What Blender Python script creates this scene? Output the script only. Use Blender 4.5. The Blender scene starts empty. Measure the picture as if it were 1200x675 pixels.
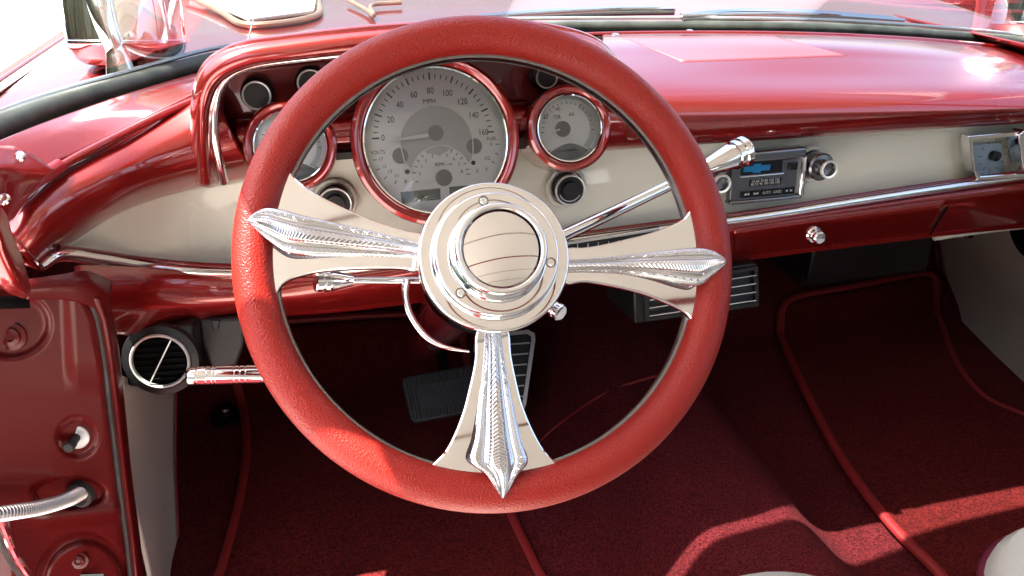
import bpy, bmesh, math, random
from mathutils import Vector, Matrix
random.seed(7)
SC = bpy.context.scene
COL = SC.collection
R = math.radians
# ------------------------------------------------------------------ camera
F = 933.0
CAM = Vector((0, 0, 1.08))
cam_d = bpy.data.cameras.new('camera'); cam = bpy.data.objects.new('camera', cam_d); COL.objects.link(cam)
cam.location = CAM; cam.rotation_euler = (R(90 - 27), 0, R(-14))
cam_d.sensor_width = 36; cam_d.lens = F / 1200 * 36; cam_d.clip_start = 0.02; cam_d.clip_end = 3000
SC.camera = cam
RM = cam.rotation_euler.to_matrix()
CR, CU, CF = RM @ Vector((1, 0, 0)), RM @ Vector((0, 1, 0)), RM @ Vector((0, 0, -1))

def ray(x, y): return CF + CR * ((x - 600) / F) + CU * ((337.5 - y) / F)
def aty(x, y, Y): d = ray(x, y); return CAM + d * (Y / d.y)
def atz(x, y, Z): d = ray(x, y); return CAM + d * ((Z - CAM.z) / d.z)
def dep(x, y, D): return CAM + ray(x, y) * D
def onp(x, y, p, n): d = ray(x, y); return CAM + d * ((p - CAM).dot(n) / d.dot(n))

def GZ(x, base): return base - .04 * max(0, min(1.4, (x - 900) / 300)) ** 1.5
# ------------------------------------------------------------------ materials
M = {}
def new_mat(name):
    m = bpy.data.materials.new(name); m.use_nodes = True
    nt = m.node_tree; nt.nodes.clear()
    out = nt.nodes.new('ShaderNodeOutputMaterial')
    M[name] = m
    return m, nt, out
def principled(name, col, rough=.5, metal=0., coat=0., coat_rough=.03, spec=.5, sheen=0., bump=None, var=None, rvar=None, extra=None):
    m, nt, out = new_mat(name)
    b = nt.nodes.new('ShaderNodeBsdfPrincipled')
    nt.links.new(b.outputs[0], out.inputs[0])
    b.inputs['Base Color'].default_value = (*col, 1)
    b.inputs['Roughness'].default_value = rough
    b.inputs['Metallic'].default_value = metal
    b.inputs['Coat Weight'].default_value = coat
    b.inputs['Coat Roughness'].default_value = coat_rough
    b.inputs['Specular IOR Level'].default_value = spec
    b.inputs['Sheen Weight'].default_value = sheen
    tc = nt.nodes.new('ShaderNodeTexCoord')
    if var:   # (scale, amount) colour variation
        n = nt.nodes.new('ShaderNodeTexNoise'); n.inputs['Scale'].default_value = var[0]; n.inputs['Detail'].default_value = 4
        nt.links.new(tc.outputs['Object'], n.inputs['Vector'])
        r = nt.nodes.new('ShaderNodeValToRGB')
        a = var[1]
        r.color_ramp.elements[0].position = .3; r.color_ramp.elements[1].position = .7
        r.color_ramp.elements[0].color = (*[c * (1 - a) for c in col], 1)
        r.color_ramp.elements[1].color = (*[min(1, c * (1 + a)) for c in col], 1)
        nt.links.new(n.outputs['Fac'], r.inputs['Fac']); nt.links.new(r.outputs['Color'], b.inputs['Base Color'])
    if rvar:
        n = nt.nodes.new('ShaderNodeTexNoise'); n.inputs['Scale'].default_value = rvar[0]; n.inputs['Detail'].default_value = 5
        nt.links.new(tc.outputs['Object'], n.inputs['Vector'])
        mr = nt.nodes.new('ShaderNodeMapRange'); mr.inputs['From Min'].default_value = .35; mr.inputs['From Max'].default_value = .7
        mr.inputs['To Min'].default_value = rvar[1]; mr.inputs['To Max'].default_value = rvar[2]
        nt.links.new(n.outputs['Fac'], mr.inputs['Value']); nt.links.new(mr.outputs[0], b.inputs['Roughness'])
    if bump:  # (kind, scale, strength, distance)
        kind, sc, st, di = bump
        if kind == 'noise':
            n = nt.nodes.new('ShaderNodeTexNoise'); n.inputs['Scale'].default_value = sc; n.inputs['Detail'].default_value = 6
            o = n.outputs['Fac']
        else:
            n = nt.nodes.new('ShaderNodeTexVoronoi'); n.inputs['Scale'].default_value = sc
            n.feature = 'SMOOTH_F1'; o = n.outputs['Distance']
        nt.links.new(tc.outputs['Object'], n.inputs['Vector'])
        bp = nt.nodes.new('ShaderNodeBump'); bp.inputs['Strength'].default_value = st; bp.inputs['Distance'].default_value = di
        nt.links.new(o, bp.inputs['Height']); nt.links.new(bp.outputs[0], b.inputs['Normal'])
    if extra: extra(nt, b, tc)
    return m

def flake(nt, b, tc):
    b.inputs['Coat IOR'].default_value = 1.8
    v = nt.nodes.new('ShaderNodeTexVoronoi'); v.inputs['Scale'].default_value = 1800
    nt.links.new(tc.outputs['Object'], v.inputs['Vector'])
    bp = nt.nodes.new('ShaderNodeBump'); bp.inputs['Strength'].default_value = .06; bp.inputs['Distance'].default_value = .0004
    nt.links.new(v.outputs['Color'], bp.inputs['Height']); nt.links.new(bp.outputs[0], b.inputs['Normal'])
principled('red_paint', (.33, .013, .011), .32, .65, 1., .05, extra=flake, rvar=(6, .27, .38))
principled('red_trim', (.30, .01, .014), .4, .2, .6, .06)
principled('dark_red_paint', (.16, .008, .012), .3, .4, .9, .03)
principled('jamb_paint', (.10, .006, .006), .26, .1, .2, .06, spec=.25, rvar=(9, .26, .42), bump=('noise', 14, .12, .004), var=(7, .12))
principled('leather', (.31, .016, .010), .46, 0, 0, spec=.4, bump=('voronoi', 780, .6, .0009), var=(900, .10), rvar=(30, .36, .5))
principled('chrome', (.86, .87, .88), .035, 1, rvar=(24, .02, .07))
principled('chrome_soft', (.82, .82, .81), .13, 1)
principled('gunmetal', (.22, .22, .23), .25, 1)
principled('cream_paint', (.72, .70, .60), .22, 0, .8, .04, rvar=(8, .2, .3), bump=('noise', 5, .05, .004), var=(5, .04))
principled('cream_vinyl', (.78, .72, .62), .5, 0, bump=('voronoi', 700, .25, .0006), var=(6, .05))
principled('seat_vinyl', (.62, .60, .54), .42, 0, bump=('voronoi', 600, .3, .0008))
principled('seat_cloth', (.40, .37, .31), .7)
principled('ribbed_chrome', (.70, .71, .73), .11, 1)
principled('piping', (.12, .01, .03), .4)
principled('black_plastic', (.005, .005, .0055), .45, 0, bump=('noise', 600, .1, .0005))
principled('grey_plastic', (.014, .014, .014), .5)
principled('rubber', (.02, .021, .02), .55, rvar=(40, .45, .7), var=(60, .3))
principled('gasket_rubber', (.06, .07, .058), .42, var=(30, .4), bump=('noise', 60, .3, .002))
principled('pedal_rubber', (.04, .043, .045), .5)
principled('steel', (.55, .55, .55), .3, .9)
principled('zinc', (.72, .73, .72), .4, .5)
principled('dial_face', (.90, .93, .93), .4, .05)
principled('dial_shade', (.58, .61, .61), .45)
principled('dial_dark', (.27, .28, .285), .45)
principled('dial_ink', (.05, .055, .06), .5)
principled('dial_white', (.95, .95, .93), .5)
principled('dial_red', (.4, .02, .02), .5)
principled('lcd_green', (.10, .14, .11), .2)
principled('clock_face', (.30, .40, .50), .3)
principled('blue_enamel', (.01, .16, .36), .3)
principled('radio_black', (.006, .006, .008), .12)
principled('radio_silver', (.17, .17, .18), .3, .9)
principled('white_print', (.5, .5, .5), .5)
principled('speaker_grille', (.004, .004, .004), .8, spec=.1)
principled('binding', (.30, .018, .020), .55, 0, bump=('noise', 500, .4, .001))
principled('red_cloth_seam', (.30, .018, .02), .6)
principled('white_stone', (.52, .51, .49), .9, bump=('noise', 90, .5, .01), var=(25, .14))
principled('red_kerb_paint', (.42, .035, .03), .7, var=(12, .15))
principled('lava_rock', (.40, .03, .022), .9, bump=('noise', 30, 1, .05), var=(25, .5))
principled('glare_pad_vinyl', (.40, .09, .11), .28, 0, spec=.9, bump=('voronoi', 900, .25, .0004))  # base lightened to pink, sun glare put into the colour
principled('reflection_white', (.8, .78, .76), .3, 0, .5)
principled('reflection_tan', (.55, .36, .24), .3, .6)  # tan of the painted reflection's outline

def carpet_mat(name, col):
    m, nt, out = new_mat(name)
    b = nt.nodes.new('ShaderNodeBsdfPrincipled'); nt.links.new(b.outputs[0], out.inputs[0])
    b.inputs['Roughness'].default_value = .95; b.inputs['Specular IOR Level'].default_value = .15
    b.inputs['Sheen Weight'].default_value = .08; b.inputs['Sheen Tint'].default_value = (.8, .15, .18, 1)
    tc = nt.nodes.new('ShaderNodeTexCoord')
    n = nt.nodes.new('ShaderNodeTexNoise'); n.inputs['Scale'].default_value = 330; n.inputs['Detail'].default_value = 3
    n2 = nt.nodes.new('ShaderNodeTexNoise'); n2.inputs['Scale'].default_value = 6; n2.inputs['Detail'].default_value = 3
    nt.links.new(tc.outputs['Object'], n.inputs['Vector']); nt.links.new(tc.outputs['Object'], n2.inputs['Vector'])
    r = nt.nodes.new('ShaderNodeValToRGB'); r.color_ramp.elements[0].position = .36; r.color_ramp.elements[1].position = .66
    r.color_ramp.elements[0].color = (*[c * .45 for c in col], 1); r.color_ramp.elements[1].color = (*[c * 1.5 for c in col], 1)
    nt.links.new(n.outputs['Fac'], r.inputs['Fac'])
    mx = nt.nodes.new('ShaderNodeMixRGB'); mx.blend_type = 'MULTIPLY'; mx.inputs['Fac'].default_value = .5
    nt.links.new(r.outputs['Color'], mx.inputs['Color1']); nt.links.new(n2.outputs['Color'], mx.inputs['Color2'])
    g = nt.nodes.new('ShaderNodeRGBToBW'); nt.links.new(n2.outputs['Color'], g.inputs[0]); nt.links.new(g.outputs[0], mx.inputs['Color2'])
    nt.links.new(mx.outputs[0], b.inputs['Base Color'])
    bp = nt.nodes.new('ShaderNodeBump'); bp.inputs['Strength'].default_value = .9; bp.inputs['Distance'].default_value = .004
    nt.links.new(n.outputs['Fac'], bp.inputs['Height']); nt.links.new(bp.outputs[0], b.inputs['Normal'])
carpet_mat('carpet', (.165, .018, .023))
carpet_mat('mat_pile', (.155, .013, .012))

def headliner_mat():
    m, nt, out = new_mat('headliner')
    b = nt.nodes.new('ShaderNodeBsdfPrincipled'); nt.links.new(b.outputs[0], out.inputs[0])
    b.inputs['Roughness'].default_value = .7
    b.inputs['Base Color'].default_value = (.52, .50, .44, 1)
headliner_mat()
principled('seam_brown', (.12, .07, .045), .7)

def glass_mat(name, refl=.06, tint=(1, 1, 1)):
    m, nt, out = new_mat(name)
    t = nt.nodes.new('ShaderNodeBsdfTransparent'); t.inputs[0].default_value = (*tint, 1)
    g = nt.nodes.new('ShaderNodeBsdfGlossy'); g.inputs['Roughness'].default_value = .01
    fr = nt.nodes.new('ShaderNodeFresnel'); fr.inputs[0].default_value = 1.45
    ml = nt.nodes.new('ShaderNodeMath'); ml.operation = 'MULTIPLY'; ml.inputs[1].default_value = refl / .04
    nt.links.new(fr.outputs[0], ml.inputs[0]); ml.use_clamp = True
    mx = nt.nodes.new('ShaderNodeMixShader')
    nt.links.new(ml.outputs[0], mx.inputs[0]); nt.links.new(t.outputs[0], mx.inputs[1]); nt.links.new(g.outputs[0], mx.inputs[2])
    nt.links.new(mx.outputs[0], out.inputs[0])
glass_mat('windshield_glass', .02, (.97, .99, .98))
glass_mat('gauge_glass', .05)

# ------------------------------------------------------------------ object helpers
LOC = {}
def empty(name, label, cat, loc, group=None):
    o = bpy.data.objects.new(name, None); COL.objects.link(o)
    o.empty_display_size = .05
    o.location = loc; LOC[o] = Vector(loc)
    o['label'] = label; o['category'] = cat
    if group: o['group'] = group
    return o
def obj(name, bm, mat, parent=None, smooth=True, label=None, solid=0, bevel=0, offset=0, autosmooth=35):
    """link a bmesh (world coordinates) as one mesh object below parent"""
    base = LOC.get(parent, Vector((0, 0, 0)))
    bmesh.ops.remove_doubles(bm, verts=bm.verts, dist=1e-6)
    bmesh.ops.translate(bm, verts=bm.verts, vec=-base)
    if not solid:
        bmesh.ops.recalc_face_normals(bm, faces=bm.faces)
    me = bpy.data.meshes.new(name); bm.to_mesh(me); bm.free()
    me.materials.append(M[mat])
    o = bpy.data.objects.new(name, me); COL.objects.link(o)
    if parent: o.parent = parent
    LOC[o] = base
    if label: o['label'] = label
    if solid:
        md = o.modifiers.new('solid', 'SOLIDIFY'); md.thickness = solid; md.offset = offset
    if bevel:
        md = o.modifiers.new('bevel', 'BEVEL'); md.width = bevel; md.segments = 3; md.limit_method = 'ANGLE'; md.angle_limit = R(40)
    if smooth:
        for p in me.polygons: p.use_smooth = True
        try:
            me.set_sharp_from_angle(angle=R(autosmooth))
        except Exception: pass
    return o

def cr(p0, p1, p2, p3, t):
    return .5 * ((2 * p1) + (p2 - p0) * t + (2 * p0 - 5 * p1 + 4 * p2 - p3) * t * t + (3 * p1 - p0 - 3 * p2 + p3) * t ** 3)
def spline(pts, n, closed=False):
    m = len(pts); out = []
    segs = m if closed else m - 1
    for k in range(n if closed else n + 1):
        s = k / n * segs; i = min(int(s), segs - 1); t = s - i
        g = (lambda j: pts[j % m]) if closed else (lambda j: pts[max(0, min(m - 1, j))])
        p0, p3 = g(i - 1), g(i + 2)
        if not closed:
            if i == 0: p0 = 2 * pts[0] - pts[1]
            if i == m - 2: p3 = 2 * pts[-1] - pts[-2]
        out.append(cr(p0, g(i), g(i + 1), p3, t))
    return out
def grid_bm(G, bm=None, closed_u=False, closed_v=False):
    bm = bm or bmesh.new()
    V = [[bm.verts.new(p) for p in row] for row in G]
    nr, nc = len(V), len(V[0])
    for i in range(nr - (0 if closed_v else 1)):
        for j in range(nc - (0 if closed_u else 1)):
            a, b, c, d = V[i][j], V[i][(j + 1) % nc], V[(i + 1) % nr][(j + 1) % nc], V[(i + 1) % nr][j]
            try: bm.faces.new((a, b, c, d))
            except ValueError: pass
    return bm
def loft(rows, nu=40, nv=30, bm=None, linear_v=False):
    rr = [spline([Vector(p) for p in r], nu) for r in rows]
    if linear_v: return grid_bm(rr, bm)
    cols = [spline([r[j] for r in rr], nv) for j in range(nu + 1)]
    return grid_bm([[cols[j][i] for j in range(nu + 1)] for i in range(nv + 1)], bm)
def frame_of(n, up=Vector((0, 0, 1))):
    n = n.normalized(); ex = up.cross(n)
    if ex.length < 1e-4: ex = Vector((1, 0, 0))
    ex.normalize(); ey = n.cross(ex).normalized()
    return ex, ey, n
class Fr:
    """local frame: origin, axes; w(u,v,h) gives a world point"""
    def __init__(s, o, n, up=Vector((0, 0, 1))):
        s.o = Vector(o); s.ex, s.ey, s.n = frame_of(Vector(n), up)
    def w(s, u, v, h=0): return s.o + s.ex * u + s.ey * v + s.n * h
    def px(s, x, y, h=0):
        p = onp(x, y, s.o + s.n * h, s.n) - s.o
        return p.dot(s.ex), p.dot(s.ey)
def lathe(fr, prof, n=64, bm=None, cu=0, cv=0, sx=1, sy=1):
    G = [[fr.w(cu + r * sx * math.cos(a), cv + r * sy * math.sin(a), h) for a in [2 * math.pi * k / n for k in range(n)]] for r, h in prof]
    return grid_bm(G, bm, closed_u=True)
def disc(fr, r, h, n=48, bm=None, cu=0, cv=0):
    bm = bm or bmesh.new()
    bm.faces.new([bm.verts.new(fr.w(cu + r * math.cos(2 * math.pi * k / n), cv + r * math.sin(2 * math.pi * k / n), h)) for k in range(n)])
    return bm
def poly(fr, pts, h, bm=None):
    bm = bm or bmesh.new()
    bm.faces.new([bm.verts.new(fr.w(u, v, h)) for u, v in pts]); return bm
def prism(fr, pts, h0, h1, bm=None):
    bm = bm or bmesh.new()
    a = [bm.verts.new(fr.w(u, v, h0)) for u, v in pts]; b = [bm.verts.new(fr.w(u, v, h1)) for u, v in pts]
    bm.faces.new(a); bm.faces.new(b[::-1])
    for i in range(len(a)):
        j = (i + 1) % len(a); bm.faces.new((a[i], b[i], b[j], a[j]))
    return bm
def band(fr, pts, w, h, bm=None, closed=False):
    """flat ribbon of width w along 2-D points"""
    bm = bm or bmesh.new(); n = len(pts); L = []; Rr = []
    for i, (u, v) in enumerate(pts):
        a = pts[(i - 1) % n] if (i or closed) else pts[i]; b = pts[(i + 1) % n] if (i < n - 1 or closed) else pts[i]
        dx, dy = b[0] - a[0], b[1] - a[1]; l = math.hypot(dx, dy) or 1; nx, ny = -dy / l * w / 2, dx / l * w / 2
        L.append(bm.verts.new(fr.w(u + nx, v + ny, h))); Rr.append(bm.verts.new(fr.w(u - nx, v - ny, h)))
    for i in range(n - (0 if closed else 1)):
        j = (i + 1) % n; bm.faces.new((L[i], L[j], Rr[j], Rr[i]))
    return bm
def arc(cu, cv, r, a0, a1, n=40): return [(cu + r * math.cos(R(a0 + (a1 - a0) * k / n)), cv + r * math.sin(R(a0 + (a1 - a0) * k / n))) for k in range(n + 1)]
def rrect(w, h, r, n=6, cu=0, cv=0):
    P = []
    for sx, sy, a in ((1, 1, 0), (-1, 1, 90), (-1, -1, 180), (1, -1, 270)):
        for k in range(n + 1):
            t = R(a + 90 * k / n); P.append((cu + sx * (w / 2 - r) + r * math.cos(t), cv + sy * (h / 2 - r) + r * math.sin(t)))
    return P
def tube(pts, rad, n=16, bm=None, caps=True, seg=None, up=None):
    """tube along world points; rad = number or list per control point"""
    m = len(pts); seg = seg or (m - 1) * 8
    P = spline([Vector(p) for p in pts], seg) if m > 2 else [Vector(pts[0]).lerp(Vector(pts[1]), k / seg) for k in range(seg + 1)]
    rads = [rad] * m if not isinstance(rad, (list, tuple)) else rad
    def rr(k):
        s = k / seg * (m - 1); i = min(int(s), m - 2); return rads[i] + (rads[i + 1] - rads[i]) * (s - i)
    G = []; prev = None
    for k, p in enumerate(P):
        t = (P[min(k + 1, seg)] - P[max(k - 1, 0)]).normalized()
        if prev is None:
            a = (up or Vector((0, 0, 1))); a = a - t * a.dot(t)
            if a.length < 1e-3: a = Vector((1, 0, 0)) - t * t.x
        else: a = prev - t * prev.dot(t)
        a.normalize(); prev = a; b = t.cross(a)
        G.append([p + (a * math.cos(q) + b * math.sin(q)) * rr(k) for q in [2 * math.pi * j / n for j in range(n)]])
    bm = grid_bm(G, bm, closed_u=True)
    if caps:
        bm.verts.ensure_lookup_table()
        bm.faces.new([bm.verts.new(v) for v in G[0]]); bm.faces.new([bm.verts.new(v) for v in G[-1][::-1]])
    return bm
def axis_lathe(p0, p1, prof, n=40, bm=None):
    """prof = [(fraction along, radius)]; a lathe along the p0-p1 axis"""
    ax = (Vector(p1) - Vector(p0)); fr = Fr(p0, ax, Vector((0, 0, 1)) if abs(ax.normalized().z) < .95 else Vector((1, 0, 0)))
    L = ax.length
    return lathe(fr, [(max(r, 1e-4), t * L) for t, r in prof], n, bm)
def boxw(c, s, bm=None, rot=None):
    bm = bm or bmesh.new()
    g = bmesh.ops.create_cube(bm, size=1)
    bmesh.ops.scale(bm, vec=s, verts=g['verts'])
    if rot: bmesh.ops.rotate(bm, cent=(0, 0, 0), matrix=rot, verts=g['verts'])
    bmesh.ops.translate(bm, vec=c, verts=g['verts'])
    return bm
_tc = {}
def text_polys(s):
    if s in _tc: return _tc[s]
    cu = bpy.data.curves.new('t', 'FONT'); cu.body = s; cu.align_x = 'CENTER'; cu.align_y = 'CENTER'; cu.size = 1; cu.resolution_u = 3
    o = bpy.data.objects.new('t', cu); COL.objects.link(o)
    dg = bpy.context.evaluated_depsgraph_get()
    me = bpy.data.meshes.new_from_object(o.evaluated_get(dg))
    r = ([v.co.copy() for v in me.vertices], [list(p.vertices) for p in me.polygons])
    bpy.data.objects.remove(o); bpy.data.curves.remove(cu); bpy.data.meshes.remove(me)
    _tc[s] = r; return r
def text(bm, fr, s, u, v, size, h, rot=0, sx=1):
    V, P = text_polys(s); c, q = math.cos(R(rot)), math.sin(R(rot))
    vs = []
    for p in V:
        x, y = p.x * size * sx, p.y * size
        vs.append(bm.verts.new(fr.w(u + x * c - y * q, v + x * q + y * c, h)))
    for f in P:
        try: bm.faces.new([vs[i] for i in f])
        except ValueError: pass
    return bm

# ================================================================== STEERING WHEEL
D0 = .60
Wc = dep(564, 311, D0)
toc = (CAM - Wc).normalized()
Wn = (toc + CR * math.tan(R(8)) + CU * math.tan(R(10))).normalized()
W = Fr(Wc, Wn, CU)
def wh(x, y, h=0): return W.px(x, y, h)
# ring size from the four outer extremes of the rim
TR = .0147
ext = [wh(272, 300), wh(856, 325), wh(564, 21), wh(560, 602)]
cu = (ext[0][0] + ext[1][0]) / 2; cv = (ext[2][1] + ext[3][1]) / 2
W.o = W.w(cu, cv)
ext = [wh(272, 300), wh(856, 325), wh(564, 21), wh(560, 602)]
RR = sum(math.hypot(*e) for e in ext) / 4 - TR
wheel = empty('steering_wheel', 'red leather rimmed wheel with three polished chrome spokes in front of the gauges', 'steering wheel', W.o)
# rim: grained torus, slightly flattened
G = []
for i in range(220):
    a = 2 * math.pi * i / 220
    G.append([W.w((RR + TR * math.cos(b)) * math.cos(a), (RR + TR * math.cos(b)) * math.sin(a), TR * 1.04 * math.sin(b)) for b in [2 * math.pi * k / 36 for k in range(36)]])
obj('rim', grid_bm(G, closed_u=True, closed_v=True), 'leather', wheel)
# inner metal core showing behind the leather
ri = RR - TR
prof = [(ri + .003, -.004), (ri - .0012, -.0055), (ri - .0020, -.009), (ri - .0010, -.0135), (ri + .004, -.0150)]
obj('inner_ring', lathe(W, prof, 160), 'gunmetal', wheel)

def smooth01(x): x = max(0, min(1, x)); return x * x * (3 - 2 * x)
def plate_h(rho): return .022 - .020 * smooth01((rho - .05) / (RR - .06))
def plate_lin(rho): return .0035
def ridge_h(rho):
    t = plate_lin(rho)
    s = smooth01((rho - .095) / (RR - TR * .8 - .095))
    return t * (1 - s) + TR * 1.0 * s
def bp(x, y, fh):
    h = .01
    for _ in range(6):
        u, v = wh(x, y, h); h = fh(math.hypot(u, v))
    return u, v
def spoke(upper, lower, rup, rlo, rev=1):
    """upper/lower: plate outlines from hub to rim; rup/rlo: ridge outlines from hub to tip (photo pixels)"""
    a = [bp(x, y, plate_lin) for x, y in upper]; b = [bp(x, y, plate_lin) for x, y in lower]
    A = spline([Vector((u, v, 0)) for u, v in a], 40); B = spline([Vector((u, v, 0)) for u, v in b], 40)
    # extend into rim and hub
    def ext(P):
        d0 = P[0].normalized() * .03; e = P[-1].normalized() * .012
        return [P[0] - d0] + P + [P[-1] + e]
    A, B = ext(A), ext(B)
    bm = bmesh.new(); rings = []
    N = 10
    for i in range(len(A)):
        L = []
        for k in range(N + 1):
            p = A[i].lerp(B[i], k / N); e = abs(k / N * 2 - 1)
            L.append((p, plate_lin(p.length)))
        top = [W.w(p.x, p.y, h) for p, h in L]
        bot = [W.w(p.x, p.y, h - .0065) for p, h in L][::-1]
        # rounded polished edge: push out a half-round
        eA = (A[i] - B[i]).normalized() * .0016; eB = -eA
        h0 = L[0][1]; h1 = L[-1][1]
        left = [W.w(A[i].x + eA.x * q, A[i].y + eA.y * q, h0 - z) for q, z in ((.65, .0006), (1, .0018), (1, .0047), (.65, .0059))]
        right = [W.w(B[i].x + eB.x * q, B[i].y + eB.y * q, h1 - z) for q, z in ((.65, .0006), (1, .0018), (1, .0047), (.65, .0059))]
        rings.append(top + right + bot + left[::-1])
    grid_bm(rings, bm, closed_u=True)
    o = obj('spoke', bm, 'chrome', wheel, autosmooth=25)
    # fluted ridge
    NU, NV = 260, 60
    ra = spline([Vector((*bp(x, y, ridge_h), 0)) for x, y in rup], NU); rb = spline([Vector((*bp(x, y, ridge_h), 0)) for x, y in rlo], NU)
    G = []
    knots = [(-1, -.25), (-.93, .10), (-.78, .34), (-.62, .30), (-.52, .16), (-.42, .34), (-.22, .86), (0, 1.0), (.22, .86), (.42, .34), (.52, .16), (.62, .30), (.78, .34), (.93, .10), (1, -.25)]
    def prof_h(v):
        for (a0, h0), (a1, h1) in zip(knots, knots[1:]):
            if a0 <= v <= a1 + 1e-9:
                t = (v - a0) / (a1 - a0); t = t * t * (3 - 2 * t) if abs(h1 - h0) > .15 else t
                return h0 + (h1 - h0) * t
        return 0
    for i in range(NU + 1):
        t = i / NU; row = []
        H = .0040 + .0018 * smooth01(t * 1.6)
        H *= 1 - .55 * smooth01((t - .86) / .14)
        for k in range(NV + 1):
            v = k / NV * 2 - 1
            p = ra[i].lerp(rb[i], k / NV)
            z = prof_h(v) * H
            av = abs(v)
            rib = 0
            fade = smooth01((1 - t) / .08)
            if av < .36: rib = .00034 * math.sin(2 * math.pi * (t * 52 - av * 4.0)) * smooth01((.36 - av) / .08)
            elif .57 < av < .93: rib = .00030 * math.sin(2 * math.pi * (t * 60 - av * 7)) * smooth01((.93 - av) / .06) * smooth01((av - .57) / .06)
            row.append(W.w(p.x, p.y, ridge_h(p.length) + .0004 + z + rib * fade))
        G.append(row)
    bm = grid_bm(G)
    obj('ridge', bm, 'ribbed_chrome', o, autosmooth=60)
    return o
spoke([(487, 274), (476, 272), (440, 261), (404, 246), (369, 228), (347, 212), (336, 196)],
      [(484, 316), (469, 313), (424, 313), (380, 316), (347, 323), (332, 331), (322, 345)],
      [(492, 285), (470, 279), (430, 269), (390, 260), (355, 252), (330, 245), (312, 243), (298, 249), (289.5, 258)],
      [(492, 303), (470, 302), (430, 301), (390, 300), (355, 299), (335, 296), (318, 285), (302, 272), (289.5, 259)])
spoke([(668, 292), (693, 291), (747, 279), (782, 268), (800, 259), (808, 250), (816, 236)],
      [(668, 331), (693, 329), (747, 340), (782, 353), (800, 362), (810, 372), (820, 388)],
      [(664, 304), (700, 302), (740, 298), (775, 294), (800, 291), (820, 290), (835, 293), (846, 300), (851, 307)],
      [(664, 320), (700, 320), (740, 323), (775, 328), (800, 333), (820, 335), (834, 325), (845, 315), (851, 308)])
spoke([(596, 396), (598, 420), (607, 462), (614, 484), (624, 507), (637, 529), (656, 548)],
      [(559, 396), (558, 425), (549, 466), (543, 487), (534, 510), (523, 530), (505, 548)],
      [(586, 384), (590, 410), (597, 450), (604, 485), (611, 515), (619, 540), (608, 556), (599, 571), (590, 584)],
      [(568, 384), (567, 410), (563, 450), (559, 485), (555, 515), (550, 540), (568, 555), (579, 571), (588, 584)])

# hub: stepped polished adaptor.  Centre from photo of plate
hc = wh(578.7, 301, .050)
bc = wh(591, 288.5, .084)
hcu, hcv = (hc[0] + bc[0]) / 2, (hc[1] + bc[1]) / 2
H = Fr(W.w(hcu, hcv), Wn, CU)
def rpx(d, h): return d / F / 2 * (dep(0, 0, 1) - CAM).length * 0 + d / 2 / F * ((H.w(0, 0, h) - CAM).dot(CF))
r1, r2, r3, r4 = rpx(180, .05), rpx(150, .062), rpx(112, .08), rpx(94, .082)
prof = [(r1 * .80, -.034), (r1 * .86, -.030), (r1 * .92, -.012), (r1 * .96, .010), (r1 * .97, .034), (r1 - .0012, .0365), (r1, .038), (r1, .0485), (r1 - .0004, .0497), (r1 - .0012, .0504), (r1 - .0022, .0506), (r1 - .0030, .0506),
        (r2 + .0022, .0506), (r2 + .0014, .0507), (r2 + .0006, .0512), (r2 + .0001, .0525), (r2, .0540), (r2 - .0002, .0598), (r2 - .0010, .0613), (r2 - .0020, .0617), (r2 - .0028, .0617),
        (r3 + .0034, .0617), (r3 + .0026, .0618), (r3 + .0014, .0628), (r3 + .0006, .0655), (r3 + .0001, .070), (r3 - .0001, .0775), (r3 - .0008, .0792), (r3 - .002, .0800), (r4 + .0016, .0800), (r4 + .0008, .0796), (r4 + .0004, .0785), (r4 + .0004, .074)]
hub = obj('hub', lathe(H, prof, 128), 'chrome', wheel, autosmooth=50)
prof = [(1e-4 + r4 * math.sin(a), .0745 + (.0055) * (math.cos(a) - math.cos(R(90))) / 1.0) for a in [R(90) * k / 24 for k in range(25)]]
Rb = .11
prof = [(max(1e-4, r4 * k / 24), .0800 - (Rb - math.sqrt(Rb * Rb - (r4 * k / 24) ** 2))) for k in range(24)] + [(r4 - .0003, .0752), (r4 - .0002, .0735)]
obj('horn_button', lathe(H, prof, 96), 'chrome', wheel, autosmooth=50)
for x, y in ((566, 232), (649, 308), (543, 340)):
    u, v = H.px(x, y, .0625)
    l = math.hypot(u, v); k = (r2 + r3) / 2 / l; u *= k; v *= k
    s = obj('screw', lathe(H, [(.0024, .0618), (.0024, .0626), (.0021, .0630), (.0012, .0630), (.0011, .0623), (1e-4, .0622)], 24, cu=u, cv=v), 'chrome', hub)
    obj('screw_socket', lathe(H, [(.0036, .0617), (.0036, .0621), (.0028, .0621), (.0027, .0617)], 24, cu=u, cv=v), 'gunmetal', hub)

# ================================================================== STEERING COLUMN with its levers
colm = empty('steering_column', 'steering column behind the wheel with chrome levers on both sides', 'steering column', W.w(0, 0, -.75))
obj('column_tube', tube([H.w(0, 0, -.045), H.w(0, 0, -.78)], .030, 32), 'dark_red_paint', colm)
Bc = Fr(H.w(0, 0, -.055), Wn, CU)
obj('column_bell', lathe(Bc, [(.030, -.12), (.036, -.06), (.040, -.02), (.042, .0), (.040, .006), (.02, .01)], 64), 'dark_red_paint', colm)
obj('horn_ring', tube([dep(477, 327, .655), dep(475, 345, .655), (dep(481, 369, .655)), dep(498, 393, .655), dep(520, 406, .655), dep(550, 412, .655)], [.0034, .0030, .0028, .0026, .0021, .0008], 16), 'chrome', colm)
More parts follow.
